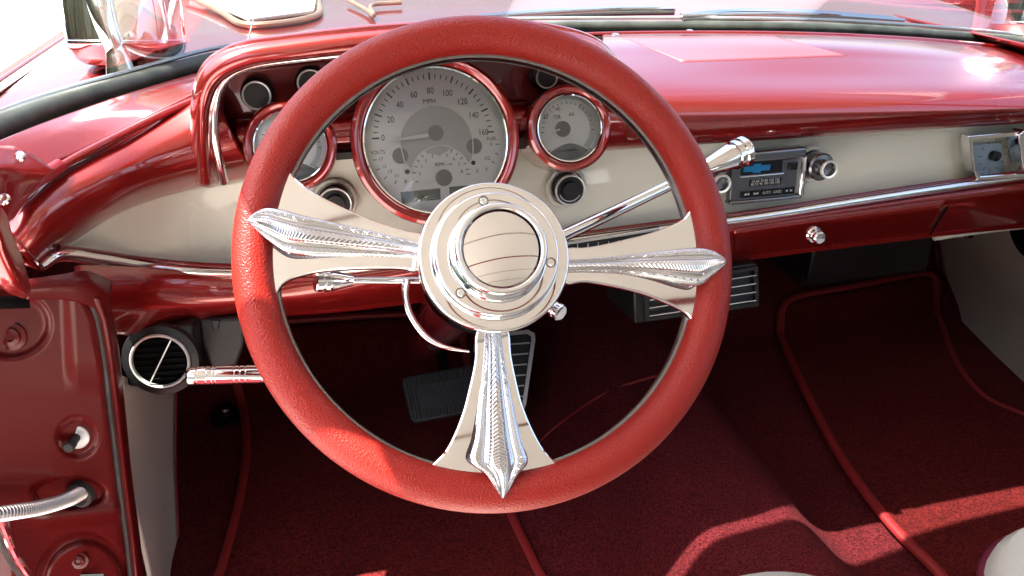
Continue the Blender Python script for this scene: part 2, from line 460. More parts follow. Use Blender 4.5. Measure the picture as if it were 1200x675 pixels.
# turn signal lever (left)
def lever(name, p0, p1, r, kp0, kp1, kprof):
    l = obj(name, tube([p0, p1], r, 20), 'chrome', colm)
    obj('knob', axis_lathe(kp0, kp1, kprof, 40), 'chrome', l, autosmooth=28)
    return l
lever('turn_signal_lever', dep(500, 328.5, .665), dep(408, 328.5, .64), [.0033, .0026], dep(413, 328.5, .641), dep(369, 329, .628),
      [(0, .0003), (0, .0045), (.06, .0050), (.52, .0083), (.56, .0085), (.58, .0072), (.62, .0072), (.64, .0092), (.74, .0092), (.76, .0078), (.80, .0078), (.82, .0088), (.97, .0088), (1, .0082), (1, .0001)])
lever('shift_lever', dep(650, 281, .68), dep(836, 193, .74), [.0058, .0046], dep(818, 201, .735), dep(874, 176, .752),
      [(0, .0003), (0, .0050), (.04, .0064), (.62, .0120), (.66, .0125), (.68, .0112), (.71, .0112), (.73, .0138), (.80, .0138), (.82, .0126), (.85, .0126), (.87, .0142), (.97, .0142), (1, .0130), (1, .0001)])
# small knurled release knob below the hub
k = obj('column_knob', axis_lathe(dep(640, 357, .61), dep(658, 367, .60), [(0, .0001), (0, .0032), (.4, .0032), (.42, .0050), (.46, .0062), (.62, .0062), (.66, .0052), (.72, .0052), (.76, .0066), (.95, .0066), (1, .0055), (1, .0001)], 32), 'chrome', colm, autosmooth=28)

# ================================================================== DASHBOARD
YF = .80
dash = empty('dashboard', 'metallic red dashboard with cream fascia, silver gauges and radio below the windshield', 'dashboard', (.45, .95, .45))
# cream fascia (one continuous curved panel)
cols = [(66, 291, 303, .672), (85, 283, 303, .69), (115, 261, 306, .722), (160, 238, 310, .755), (215, 219, 315, .785), (285, 205, 319, .80), (400, 170, 312, .80), (520, 160, 298, .80), (640, 160, 285, .80), (760, 150, 270, .80), (880, 140, 254, .80), (1000, 130, 238, .80), (1120, 120, 222, .80), (1290, 105, 203, .80)]
rows = []
for f in (0, .3, .6, 1):
    rows.append([aty(x, a + (b - a) * f, y + .004 - .010 * f + (.006 * math.sin(f * math.pi))) for x, a, b, y in cols])
obj('fascia', loft(rows, 90, 14), 'cream_paint', dash, solid=.004)
# lower chrome strip
tr = [(48, 313), (72, 299), (115, 304), (180, 313), (270, 319), (400, 316), (520, 301), (640, 286), (760, 270), (880, 255), (1000, 236), (1120, 218), (1290, 195)]
yy = [.655, .674, .715, .765, .785, .79, .79, .79, .79, .79, .79, .79, .79]
pts = [aty(x, y, Y - .008) for (x, y), Y in zip(tr, yy)]
obj('chrome_strip', tube(pts, [.0035, .0055, .0060] + [.0058] * 10, 14), 'chrome_soft', dash)
pts2 = [p + Vector((0, -.002, .0085)) for p in pts[1:]]
obj('dark_bead', tube(pts2, .0022, 10), 'dark_red_paint', dash)
# lower red panel, under the strip
def low(x, yt, yb, Y):
    a = aty(x, yt, Y - .004)
    k = max(0, min(1, (x - 300) / 300)); q = lambda a_, b_: a_ + (b_ - a_) * k
    return [a, aty(x, yt + (yb - yt) * .2, Y - q(.014, .014)), aty(x, yt + (yb - yt) * .6, Y - q(.020, -.006)), aty(x, yt + (yb - yt) * .92, Y + q(-.006, .028)), aty(x, yb, Y + q(.012, .038)), aty(x, yb, Y + q(.012, .038)) + Vector((0, .06, .01))]
L = [(88, 312, 372, .665), (125, 312, 386, .70), (170, 314, 388, .745), (230, 319, 380, .775), (300, 321, 370, .79), (400, 320, 362, .79), (520, 305, 348, .79), (640, 290, 334, .79), (760, 274, 318, .79), (880, 258, 301, .79), (1000, 240, 286, .79), (1060, 231, 279, .79), (1120, 222, 272, .79), (1290, 199, 256, .79)]
st = [low(*l) for l in L]
obj('lower_panel', loft([[s[i] for s in st] for i in range(6)], 90, 26), 'red_paint', dash, solid=.003)
# bright tube drawn as the edge highlight of the rolled lip (left)
obj('lip_highlight', tube([aty(160, 386, .735), aty(180, 383, .745), aty(210, 381.5, .757), aty(213, 384, .758)], .0016, 8), 'chrome_soft', dash)

# glove box door, 3 mm proud, with its lock knob
gd = [low(x, yt + 5, yb - 3, Y - .0035) for x, yt, yb, Y in [(860, 261, 303, .79), (900, 255, 297, .79), (960, 246, 290, .79), (1040, 235, 281, .79), (1100, 227, 273, .79)]]
for s in (gd[-1],):
    s[0] += Vector((.016, 0, 0)); s[1] += Vector((.010, 0, 0)); s[3] -= Vector((.016, 0, 0)); s[4] -= Vector((.022, 0, 0))
glove = obj('glove_box_door', loft([[s[i] for s in gd] for i in range(5)], 40, 16), 'red_paint', dash, solid=.003)
for q_ in ([(860, 265, .7835), (940, 254, .7835), (1030, 241.5, .7835), (1116, 230, .7835)], [(1117, 232, .783), (1108, 246, .7865), (1099, 260, .797), (1090, 275, .815)]):
    obj('door_seam', tube([aty(x, y, Y - .004) for x, y, Y in q_], .0013, 8), 'speaker_grille', glove)
kb = aty(952, 274, .768)
Kf = Fr(kb, (0, -1, .05))
obj('lock_knob', lathe(Kf, [(.0105, 0), (.0105, .004), (.009, .006), (.0062, .0065), (.0058, .009), (.0078, .011), (.0078, .015), (.0062, .017), (1e-4, .0175)], 32), 'chrome', glove)

# right hand dash top: big roll
A = [(706, 43), (735, 42), (800, 41), (900, 42), (1000, 45), (1100, 52), (1200, 63), (1300, 78)]
Az = .897
def pad_col(i):
    x = A[i][0]
    a = atz(x, A[i][1], GZ(x, Az))
    b = atz(x, A[i][1] + 12, GZ(x, .901))
    # front profile by y
    yf = .765
    cpt = aty(x, 92 if x < 1100 else 92 + (x - 1100) * .03, min(yf + .055, a.y - .035))
    e = aty(x, 112 - max(0, x - 900) * .008, yf + .016)
    g = aty(x, 134 - max(0, x - 700) * .016, yf)
    lip0 = 166 - (x - 760) * .064
    h = aty(x, lip0 - 8, yf + .004)
    k_ = aty(x, lip0 + 3, yf + .022)
    return [a, b, (b + cpt) / 2 + Vector((0, 0, .001)), cpt, e, g, h, k_, k_ + Vector((0, .03, .004))]
st = [pad_col(i) for i in range(len(A))]
from mathutils.bvhtree import BVHTree
_b = loft([[s[i] for s in st] for i in range(9)], 70, 60); TOPB = BVHTree.FromBMesh(_b)
def surf(x, y, off=.0):
    d = ray(x, y).normalized(); h = TOPB.ray_cast(CAM, d); return (h[0] if h[0] else atz(x, y, .9)) + Vector((0, 0, off))
obj('dash_top', _b, 'red_paint', dash, solid=.004, offset=-1)
# flush speaker cover on the dash top
sp = [(728, 42.5), (850, 40), (905, 40), (992, 68.5), (900, 72), (800, 76.5)]
def top_pt(x, y, e=.0035): return atz(x, y, .9035 + e - .001)
G = []
for j in range(13):
    f = j / 12; row = []
    xl, xr2 = 728 + (800 - 728) * f, 905 + (992 - 905) * f ** 1.0
    yl, yr = 47 + (77 - 47) * f, 46 + (69.5 - 46) * f
    for i in range(25): q = i / 24; row.append(surf(xl + (xr2 - xl) * q, yl + (yr - yl) * q, .0032))
    G.append(row)
obj('speaker_cover', grid_bm(G), 'glare_pad_vinyl', dash, solid=.0025)
for q in ((721, 42), (808, 37.5)):
    p = surf(*q, .001)
    obj('mounting_screw', lathe(Fr(p, (0, 0, 1)), [(.005, 0), (.0045, .002), (1e-4, .0028)], 16), 'chrome', dash)
# metal flange in front of the gasket
fl = [atz(x, y, GZ(x, .9005)) for x, y in [(640, 42), (720, 39.5), (800, 38.5), (900, 39), (1000, 42), (1100, 48), (1200, 58), (1300, 72)]]
obj('top_flange', tube(fl, .0030, 8), 'red_paint', dash)

# left roll running down to the door
T = [(8, 266, .640), (32, 236, .655), (70, 204, .690), (110, 184, .715), (150, 161, .745), (200, 134, .770), (250, 108, .785)]
B = [(46, 313, .662), (66, 294, .678), (113, 263, .722), (160, 240, .758), (215, 223, .788), (262, 214, .80), (300, 208, .806)]
rows = []
prof = [(0, .0), (.12, -.016), (.35, -.036), (.6, -.042), (.82, -.030), (.96, -.008), (1.0, .012)]
G = []
for f, off in prof:
    row = []
    for k, ((x0, y0, Y0), (x1, y1, Y1)) in enumerate(zip(T, B)):
        x, y = x0 + (x1 - x0) * f, y0 + (y1 - y0) * f
        x += -8 * math.sin(f * math.pi) * (.3 if k < 2 else .2); 
        sc = .55 + .45 * min(1, k / 3)
        row.append(aty(x, y, Y0 + (Y1 - Y0) * f + off * sc))
    rows.append(row)
roll = obj('left_roll', loft(rows, 60, 36), 'red_paint', dash, solid=.004)
# round open end of the roll with rolled edge and bolt
e0 = dep(28, 290, .60); ef = Fr(e0, (toc * .6 + Vector((-.9, -.3, 0))).normalized(), Vector((0, 0, 1)))
ec = [rows[i][0] for i in range(7)]
loop = ec + [ec[-1].lerp(ec[0], .33) + Vector((-.010, .006, -.004)), ec[-1].lerp(ec[0], .66) + Vector((-.012, .008, .002))]
P = spline(loop, 72, closed=True)
bm = bmesh.new(); G = []
for k, p in enumerate(P):
    t = (P[(k + 1) % 72] - P[k - 1]).normalized(); a = Vector((0, 0, 1)); a = (a - t * a.dot(t)).normalized(); b = t.cross(a)
    G.append([p + (a * math.cos(q) + b * math.sin(q)) * .0028 for q in [2 * math.pi * j / 10 for j in range(10)]])
obj('end_rim', grid_bm(G, closed_u=True, closed_v=True), 'red_paint', roll)
cen = sum(P, Vector()) / 72
inn = [[p for p in P], [p.lerp(cen, .22) + Vector((.010, .012, 0)) for p in P], [p.lerp(cen, .5) + Vector((.018, .022, 0)) for p in P], [p.lerp(cen, .98) + Vector((.018, .022, 0)) for p in P]]
obj('end_cap', grid_bm(inn, closed_u=True), 'dark_red_paint', roll)
obj('end_bolt', lathe(Fr(cen + Vector((.016, .012, -.002)), (-.3, -1, .4)), [(.006, 0), (.006, .004), (.003, .005), (1e-4, .005)], 16), 'gunmetal', roll)
# cowl strip between roll and windshield, left
T2 = [(-30, 255, .62), (5, 226, .64), (45, 200, .67), (100, 176, .71), (150, 152, .745), (200, 126, .775), (250, 100, .80)]
G2 = [(-30, 178), (0, 166), (50, 146), (100, 128), (150, 111), (200, 96), (255, 80)]
rows = []
for f in (0, .25, .5, .75, 1):
    row = []
    for (x0, y0, Y), (x1, y1) in zip(T2, G2):
        a = aty(x0, y0, Y); b = atz(x1, y1, .899)
        p = a.lerp(b, f) + Vector((0, 0, .004 * math.sin(f * math.pi)))
        row.append(p)
    rows.append(row)
obj('left_cowl', loft(rows, 50, 20), 'red_paint', dash, solid=.003)
# long raised bead along the seam
obj('seam_bead', tube([aty(x, y, Y - .004) for x, y, Y in [(60, 201, .682), (100, 179, .708), (150, 154, .742), (195, 132, .768), (238, 113, .79)]], .0035, 12), 'red_paint', dash)
obj('seam_sleeve', tube([aty(x, y, Y - .006) for x, y, Y in [(-20, 262, .62), (10, 238, .64), (40, 213, .662), (70, 194, .69)]], .0058, 12), 'red_trim', dash)

# instrument visor: arch with a rolled lip
path = [(240, 216), (236, 185), (234, 150), (237, 115), (252, 86), (288, 68), (340, 60), (430, 50), (520, 44), (600, 42), (655, 48), (695, 60), (718, 80), (733, 104), (742, 135), (744, 160)]
yl = [.766, .746, .728, .714, .710, .706, .704, .702, .702, .704, .708, .714, .722, .736, .752, .764]
lip = [aty(x, y, Y) for (x, y), Y in zip(path, yl)]
cx = lip[7].x * .5 + lip[6].x * .5 + .09; cz = .82
ctr = Vector((lip[7].x + .04, .75, .80))
def outd(p):
    d = Vector((p.x - ctr.x, 0, (p.z - ctr.z) * 2.2)); d.normalize(); return d
secs = [[], [], [], [], [], [], [], [], [], []]
for i, p in enumerate(lip):
    d = outd(p); q = i / (len(lip) - 1)
    side = abs(d.x) ** 2
    hb = Vector((0, .10, 0))
    back_drop = Vector((0, .26 - .14 * side, 0))
    pb = p + d * .004 + back_drop; pb.z = min(pb.z, .895) - .012 * (1 - side) if pb.z > .86 else pb.z
    secs[0].append(p - d * .018 + Vector((0, .10, 0)))
    secs[1].append(p - d * .013 + Vector((0, .045, 0)))
    secs[2].append(p - d * .0085 + Vector((0, .012, 0)))
    secs[3].append(p - d * .0075 + Vector((0, .002, 0)))
    secs[4].append(p - d * .003 + Vector((0, -.005, 0)))
    secs[5].append(p + d * .004 + Vector((0, -.004, 0)))
    secs[6].append(p + d * .0085 + Vector((0, .004, 0)))
    secs[7].append(p + d * .0095 + Vector((0, .02, 0)))
    secs[8].append((p + d * .012 + pb) / 2 + Vector((0, 0, .004)))
    secs[9].append(pb)
visor = obj('visor', loft(secs, 110, 46), 'red_paint', dash, solid=.002)
# chrome bead inside the visor
bead = [(262, 213), (257, 190), (251, 160), (251, 125), (260, 96), (284, 79), (330, 70), (400, 63), (480, 58), (560, 56), (640, 62), (690, 76), (712, 100), (722, 130)]
by = [.764, .752, .744, .742, .736, .733, .732, .731, .730, .731, .735, .742, .752, .762]
obj('visor_bead', tube([aty(x, y, Y) for (x, y), Y in zip(bead, by)], .0045, 12), 'chrome_soft', visor)
# recess back wall
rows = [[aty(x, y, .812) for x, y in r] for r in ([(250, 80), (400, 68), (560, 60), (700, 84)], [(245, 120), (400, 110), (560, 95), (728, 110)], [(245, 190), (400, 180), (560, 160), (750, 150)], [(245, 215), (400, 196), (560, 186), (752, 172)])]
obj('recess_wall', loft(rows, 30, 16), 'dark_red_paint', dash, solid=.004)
# horizontal barrel carrying the gauges
zb = aty(400, 160, .785).z
xa, xb = aty(276, 170, .785).x, aty(752, 146, .785).x
obj('gauge_bar', axis_lathe((xa, .796, zb), (xb, .796, zb), [(0, .0001), (0, .016), (.01, .0200), (.985, .0200), (1, .015), (1, .0001)], 40), 'red_paint', dash)
xr = aty(737, 148, .775).x
obj('bar_ring', axis_lathe((xr - .004, .795, zb - .002), (xr + .004, .795, zb - .002), [(0, .019), (0, .0235), (.5, .0245), (1, .0235), (1, .019)], 40), 'chrome', dash)
obj('bar_end', axis_lathe((xr - .03, .795, zb - .004), (xr + .02, .795, zb - .004), [(0, .019), (0, .022), (.9, .022), (1, .016), (1, .0001)], 40), 'dark_red_paint', dash)
for p, sz in ((aty(400, 181, .772), (.028, .012, .007)), (aty(609, 166, .772), (.012, .012, .012))):
    obj('bar_bracket', boxw(p, sz), 'black_plastic', dash, smooth=False)

GN = Vector((-.04, -math.cos(R(19)), math.sin(R(19))))
def gauge(name, x, y, dout, ddial, Yface, depth, kind):
    o = aty(x, y, Yface); fr = Fr(o, GN)
    D = (o - CAM).dot(CF); ro = dout / 2 / F * D; rd = ddial / 2 / F * (D + .012)
    rec = -.014 if kind == 'main' else -.012
    w = ro - rd
    body = [(ro * .97, -depth), (ro * .99, -depth * .6), (ro, -.016), (ro, -.006), (ro - w * .08, -.002), (ro - w * .3, 0.0), (ro - w * .55, -.0012), (ro - w * .78, -.004), (ro - w * .86, -.006)]
    g = obj(name, lathe(fr, body, 112), 'red_paint', dash)
    obj('bezel_ring', lathe(fr, [(rd + w * .16, -.004), (rd + w * .12, -.0028), (rd + w * .02, -.0032), (rd - .0002, -.006), (rd - .0006, rec), ], 112), 'chrome', g)
    obj('dial', disc(fr, rd, rec, 96), 'dial_face', g)
    hh = rec
    q = rd / 275.0 if kind == 'main' else rd / 145.0
    def P(a, b): # photo-measured dial coordinates
        return ((a - 318) * q, (345 - b) * q) if kind == 'main' else ((a - 300) * q, (382 - b) * q)
    sh, dk, wt, ink = bmesh.new(), bmesh.new(), bmesh.new(), bmesh.new()
    if kind == 'main':
        c = P(322, 350); r = 143 * q
        half = [(c[0] + r * math.cos(R(a)), c[1] + r * math.sin(R(a))) for a in range(0, 181, 4)]
        rp = P(330, 480); r2_ = 118 * q
        low_arc = [(rp[0] + r2_ * math.cos(R(a)), rp[1] + r2_ * math.sin(R(a))) for a in range(164, 17, -4)]
        poly(fr, half + [P(190, 415)] + low_arc + [P(458, 415)], hh + .0003, sh)
        for (cx_, cy_, cr_) in ((322, 320, 76), ):
            disc(fr, cr_ * q, hh + .0006, 40, sh, *P(cx_, cy_))
        for (cx_, cy_, cr_) in ((176, 392, 31), (470, 372, 31), (340, 488, 33), (322, 312, 30)):
            obj('dial_hub', disc(fr, cr_ * q, hh + .0012, 32, None, *P(cx_, cy_)), 'dial_dark', g, smooth=False)
        band(fr, half + [P(181, 360)] + [P(190, 415), P(213, 462)] + low_arc + [P(452, 440), P(463, 405), P(465, 352)], 4.6 * q, hh + .0016, wt)
        cc = P(313, 320)
        for i in range(33):
            a = 180 - i * 180 / 32.0; maj = i % 4 == 0
            r0, r1_ = (212, 240) if maj else (216, 234)
            a_ = [(cc[0] + rr_ * q * math.cos(R(a)), cc[1] + rr_ * q * math.sin(R(a))) for rr_ in (r0, r1_)]
            band(fr, a_, (5.5 if maj else 3.6) * q, hh + .0005, ink)
        for i, s in enumerate(('0', '20', '40', '60', '80', '100', '120', '140', '160')):
            a = 180 - i * 22.5; rr_ = 180 - 10 * math.sin(R(a)) + (18 if i in (0, 8) else 0)
            text(ink, fr, s, cc[0] + rr_ * q * math.cos(R(a)), cc[1] + rr_ * q * math.sin(R(a)), 34 * q, hh + .0005, sx=.82)
        text(ink, fr, 'MPH', *P(306, 190), 25 * q, hh + .0005)
        text(ink, fr, 'VOLTS', *P(90, 374), 20 * q, hh + .0005, sx=.95)
        text(ink, fr, 'FUEL', *P(543, 347), 20 * q, hh + .0005, sx=.95)
        for s, a, b in (('17', 99, 401), ('15', 110, 430), ('13', 130, 450), ('11', 156, 468), ('8', 188, 494), ('F', 540, 371), ('1/2', 519, 423), ('E', 476, 471)):
            text(ink, fr, s, *P(a, b), 19 * q, hh + .0005)
        for a, b, c_, d in ((70, 402, 84, 402), (78, 442, 92, 437), (105, 478, 117, 468), (145, 498, 152, 487), (556, 370, 572, 370), (553, 405, 565, 411), (536, 436, 548, 444), (509, 458, 516, 471), (430, 480, 446, 480), (226, 496, 240, 496)):
            band(fr, [P(a, b), P(c_, d)], 3 * q, hh + .0005, ink)
        for i in range(13):
            a = 170 - i * 160 / 12; a_ = [(rp[0] + rr_ * q * math.cos(R(a)), rp[1] + rr_ * q * math.sin(R(a))) for rr_ in (100, 112 if i % 2 else 114)]
            band(fr, a_, 3 * q, hh + .0005, ink)
        for i in range(9):
            a = 172 - i * 164 / 8; text(ink, fr, str(i), rp[0] + 84 * q * math.cos(R(a)), rp[1] + 84 * q * math.sin(R(a)), 18 * q, hh + .0005)
        text(ink, fr, 'RPM', *P(328, 436), 20 * q, hh + .0005); text(ink, fr, 'x1000', *P(366, 437), 9 * q, hh + .0005)
        disc(fr, 9 * q, hh + .0018, 16, ink, *P(461, 437)); disc(fr, 9 * q, hh + .0018, 16, ink, *P(197, 455))
        nd = bmesh.new()
        prism(fr, [P(134, 337), P(134, 330), P(288, 312), P(293, 318), P(290, 328)], hh + .003, hh + .0048, nd)
        obj('needle', nd, 'dial_white', g, smooth=False); nd = bmesh.new()
        prism(fr, [P(248, 499), P(248, 496), P(306, 488), P(307, 495)], hh + .003, hh + .0040, nd)
        obj('needle', nd, 'dial_white', g, smooth=False)
        lc = bmesh.new(); poly(fr, [P(165, 533), P(322, 528), P(320, 572), P(168, 577)], hh + .0006, lc); poly(fr, [P(358, 526), P(440, 524), P(440, 570), P(358, 572)], hh + .0006, lc)
        obj('display', lc, 'lcd_green', g, smooth=False)
    else:
        seg = [(u, v) for u, v in arc(*P(300, 382), 141 * q, 215, 325, 30)]
        top = arc(P(276, 560)[0], P(276, 560)[1], 112 * q, 48, 132, 20)
        rr_ = []
        c0 = P(300, 382)
        dd = [(c0[0] + 140 * q * math.cos(R(a)), c0[1] + 140 * q * math.sin(R(a))) for a in range(222, 319, 6)]
        up = [P(205 + 195 * t, 485 - 38 * math.sin(math.pi * t)) for t in [1 - k / 14 for k in range(15)]]
        poly(fr, dd + up, hh + .0006, dk)
        band(fr, up, 4 * q, hh + .001, wt)
        obj('dial_hub', disc(fr, 36 * q, hh + .0012, 32, None, *P(276, 382)), 'dial_dark', g, smooth=False)
        ring = arc(*c0, 118 * q, -50, 60, 30); band(fr, ring, 26 * q, hh + .0004, sh)
        for i in range(19):
            a = 185 - i * 190 / 18; a_ = [(c0[0] + k2 * q * math.cos(R(a)), c0[1] + k2 * q * math.sin(R(a))) for k2 in (112, 126 if i % 3 == 0 else 121)]
            band(fr, a_, 3.2 * q, hh + .0007, ink)
        if kind == 'oil':
            for s, a, b in (('20', 198, 324), ('40', 258, 292), ('60', 320, 318)): text(ink, fr, s, *P(a, b), 24 * q, hh + .0005)
            text(ink, fr, 'OIL', *P(254, 326), 24 * q, hh + .0005)
            nd = bmesh.new(); prism(fr, [P(182, 406), P(182, 402), P(256, 378), P(260, 388)], hh + .003, hh + .0042, nd)
            obj('needle', nd, 'dial_white', g, smooth=False)
        else:
            rd_ = bmesh.new(); text(rd_, fr, 'H', *P(395, 345), 26 * q, hh + .0005); obj('red_mark', rd_, 'dial_red', g, smooth=False)
            text(ink, fr, 'C', *P(205, 345), 26 * q, hh + .0005); text(ink, fr, 'TEMP', *P(300, 312), 20 * q, hh + .0005)
            nd = bmesh.new(); prism(fr, [P(200, 360), P(200, 356), P(270, 376), P(272, 386)], hh + .003, hh + .0042, nd)
            obj('needle', nd, 'dial_white', g, smooth=False)
            w2 = arc(*c0, 128 * q, -42, 60, 30); band(fr, w2, 4 * q, hh + .001, wt)
    obj('shaded_panel', sh, 'dial_shade', g, smooth=False); 
    if kind != 'main': obj('dark_segment', dk, 'dial_dark', g, smooth=False)
    obj('white_outline', wt, 'dial_white', g, smooth=False); obj('numerals', ink, 'dial_ink', g, smooth=False)
    obj('gauge_glass', lathe(fr, [(rd - .0003, -.006), (rd * .66, -.0048), (rd * .33, -.0042), (1e-4, -.004)], 64), 'gauge_glass', g)
    return g
gauge('speedometer', 512, 165, 200, 164, .742, .065, 'main')
gauge('small_gauge', 669, 150, 102, 74, .735, .07, 'oil')
gauge('small_gauge', 340, 171, 108, 80, .740, .065, 'temp')

def knob(name, x, y, Y, prof, mat, parent, n=(0, -1, .12), ring=None, ringmat='zinc'):
    fr = Fr(aty(x, y, Y), n)
    k = obj(name, lathe(fr, prof, 40), mat, parent)
    if ring: obj('knob_ring', lathe(fr, ring, 48), ringmat, k)
    return fr, k
for x, y, r in ((298, 106, .0125), (360, 92, .012), (630, 85.5, .0105)):
    fr, kk = knob('toggle_knob', x + 4, y + 3, .810, [(r * 1.25, 0), (r * 1.25, .010), (r * 1.1, .012), (r * .95, .013), (r * .95, .022), (1e-4, .022)], 'black_plastic', dash,
         ring=[(r * .92, .0215), (r * .95, .0228), (r * 1.04, .0232), (r * 1.1, .0222), (r * 1.08, .020)])
for x, y in ((668, 224), (397, 240)):
    fr, kk = knob('rotary_knob', x - 5, y - 5, .799, [(.0165, 0), (.0165, .016), (.0155, .017), (.0155, .0155), (.010, .0155), (.0095, .021), (1e-4, .021)], 'black_plastic', dash,
         ring=[(.0150, .0160), (.0154, .0178), (.0164, .0182), (.0172, .0174), (.0172, .0155)])
    obj('cup', lathe(fr, [(.0185, .0005), (.0195, .004), (.0225, .004), (.0235, .0005)], 48), 'cream_paint', kk)
    bm = bmesh.new(); band(fr, arc(0, 0, .0125, 200, 330, 16), .0012, .0165, bm); obj('knob_mark', bm, 'white_print', kk, smooth=False)

# radio
RF = Fr(aty(900, 202, .788), (0, -1, .12))
def rp(x, y): return RF.px(x, y, 0)
pts = [rp(*p) for p in ((866, 178), (932, 172), (938, 226), (850, 236))]
uL = (pts[0][0] + pts[3][0]) / 2 - .004; uR = (pts[1][0] + pts[2][0]) / 2; vT = (pts[0][1] + pts[1][1]) / 2; vB = (pts[2][1] + pts[3][1]) / 2
RW, RH = uR - uL, vT - vB
def ru(f): return uL + RW * f
def rv(f): return vB + RH * f
radio = obj('radio', prism(RF, rrect(RW, RH, .003, 4, (uL + uR) / 2, (vT + vB) / 2), -.005, .006), 'radio_silver', dash, bevel=.001)
obj('radio_hood', prism(RF, [(ru(-.02), rv(.80)), (ru(1.02), rv(.80)), (ru(1.0), rv(1.04)), (ru(0), rv(1.02))], -.004, .014), 'gunmetal', radio, bevel=.003)
obj('radio_side', prism(RF, [(ru(.97), rv(0)), (ru(1.05), rv(-.03)), (ru(1.05), rv(.85)), (ru(.98), rv(.85))], -.004, .012), 'chrome', radio, bevel=.003)
obj('cassette_door', prism(RF, [(ru(.12), rv(.52)), (ru(.72), rv(.52)), (ru(.72), rv(.78)), (ru(.12), rv(.78))], .004, .0068), 'radio_black', radio, bevel=.0006)
u0, u1, v0, v1 = ru(.15), ru(.54), rv(.56), rv(.75); um = (u0 + u1) / 2; vm = (v0 + v1) / 2; du = u1 - u0; dv = v1 - v0
bow = [(u0, vm - dv * .30), (um - du * .14, vm - dv * .30), (um - du * .14, vm - dv * .5), (um + du * .14, vm - dv * .5), (um + du * .14, vm - dv * .30), (u1 - .001, vm - dv * .30), (u1, vm + dv * .30), (um + du * .14, vm + dv * .30), (um + du * .14, vm + dv * .5), (um - du * .14, vm + dv * .5), (um - du * .14, vm + dv * .30), (u0 + .001, vm + dv * .30)]
obj('emblem', prism(RF, bow, .0068, .0078), 'blue_enamel', radio, smooth=False)
obj('tape_slot_edge', prism(RF, [(ru(.12), rv(.485)), (ru(.74), rv(.485)), (ru(.74), rv(.515)), (ru(.12), rv(.515))], .005, .0085), 'chrome', radio, bevel=.0006)
obj('frequency_display', prism(RF, [(ru(.26), rv(.28)), (ru(.72), rv(.28)), (ru(.72), rv(.42)), (ru(.26), rv(.42))], .005, .0066), 'radio_black', radio, smooth=False)
bm = bmesh.new(); text(bm, RF, '54 60 70 80 100 120', ru(.49), rv(.38), .0042, .0068); text(bm, RF, '88 92 96 100 104 108', ru(.49), rv(.32), .0042, .0068)
text(bm, RF, 'AUTO', ru(.51), rv(.13), .0046, .0082, sx=.85); text(bm, RF, 'LOUD', ru(.66), rv(.13), .0046, .0082, sx=.85)
for s, f in (('◄◄', .22), ('►►', .36), ('◄', .80), ('►', .87)):
    u = ru(f); d = .0035
    n_ = 2 if len(s) == 2 else 1; sg = -1 if '◄' in s else 1
    for q in range(n_):
        uu = u + (q - .5 * (n_ - 1)) * d
        bm.faces.new([bm.verts.new(RF.w(uu - sg * d * .45, rv(.13) - d * .45, .0082)), bm.verts.new(RF.w(uu + sg * d * .5, rv(.13), .0082)), bm.verts.new(RF.w(uu - sg * d * .45, rv(.13) + d * .45, .0082))])
obj('print', bm, 'white_print', radio, smooth=False)
bm = bmesh.new()
for a, b in ((.14, .28), (.29, .43), (.44, .58), (.59, .73), (.76, .92)):
    prism(RF, [(ru(a), rv(.06)), (ru(b), rv(.06)), (ru(b), rv(.20)), (ru(a), rv(.20))], .005, .008, bm)
obj('button_row', bm, 'radio_black', radio, smooth=False)
bm = bmesh.new(); prism(RF, [(ru(.80), rv(.56)), (ru(.93), rv(.56)), (ru(.93), rv(.72)), (ru(.80), rv(.72))], .005, .009, bm)
obj('eject_button', bm, 'radio_black', radio, bevel=.0008)
obj('lower_lip', prism(RF, [(ru(-.02), rv(-.06)), (ru(1.04), rv(-.06)), (ru(1.03), rv(.02)), (ru(-.02), rv(.02))], -.004, .010), 'gunmetal', radio, bevel=.002)
for x, y in ((951, 192), (829, 208)):
    fr, kk = knob('radio_knob', x, y, .795, [(.017, 0), (.0155, .004), (.0150, .012), (.0162, .013), (.0162, .020), (.0145, .022), (.010, .0225), (.0095, .035), (.0085, .0355), (.0082, .030), (1e-4, .029)], 'gunmetal', dash,
        ring=[(.0080, .0345), (.0084, .0365), (.0100, .0368), (.0108, .0355), (.0108, .0330), (.0098, .0325)])
    obj('cup', lathe(fr, [(.0185, .0005), (.0175, .0025), (.0205, .003), (.0225, .0005)], 48), 'cream_paint', kk)

# heater control panel under the fascia
HF = Fr(aty(715, 280, .772), (0, -1, .15))
hp = [HF.px(x, y, 0) for x, y in ((640, 287), (773, 266), (769, 279), (640, 300))]
hcp = obj('heater_control', prism(HF, hp, -.004, .002), 'chrome_soft', dash, bevel=.0008)
hp2 = [HF.px(x, y, 0.002) for x, y in ((646, 290), (766, 271), (764, 277), (646, 297))]
obj('control_window', prism(HF, hp2, .001, .0026), 'radio_black', hcp, smooth=False)
bm = bmesh.new()
for i in range(10):
    u = hp2[0][0] + (hp2[1][0] - hp2[0][0]) * (i + .5) / 10; band(HF, [(u, hp2[0][1] * .5 + hp2[3][1] * .5 - .0025), (u, hp2[0][1] * .5 + hp2[3][1] * .5 + .004)], .0008, .003, bm)
obj('control_marks', bm, 'white_print', hcp, smooth=False)

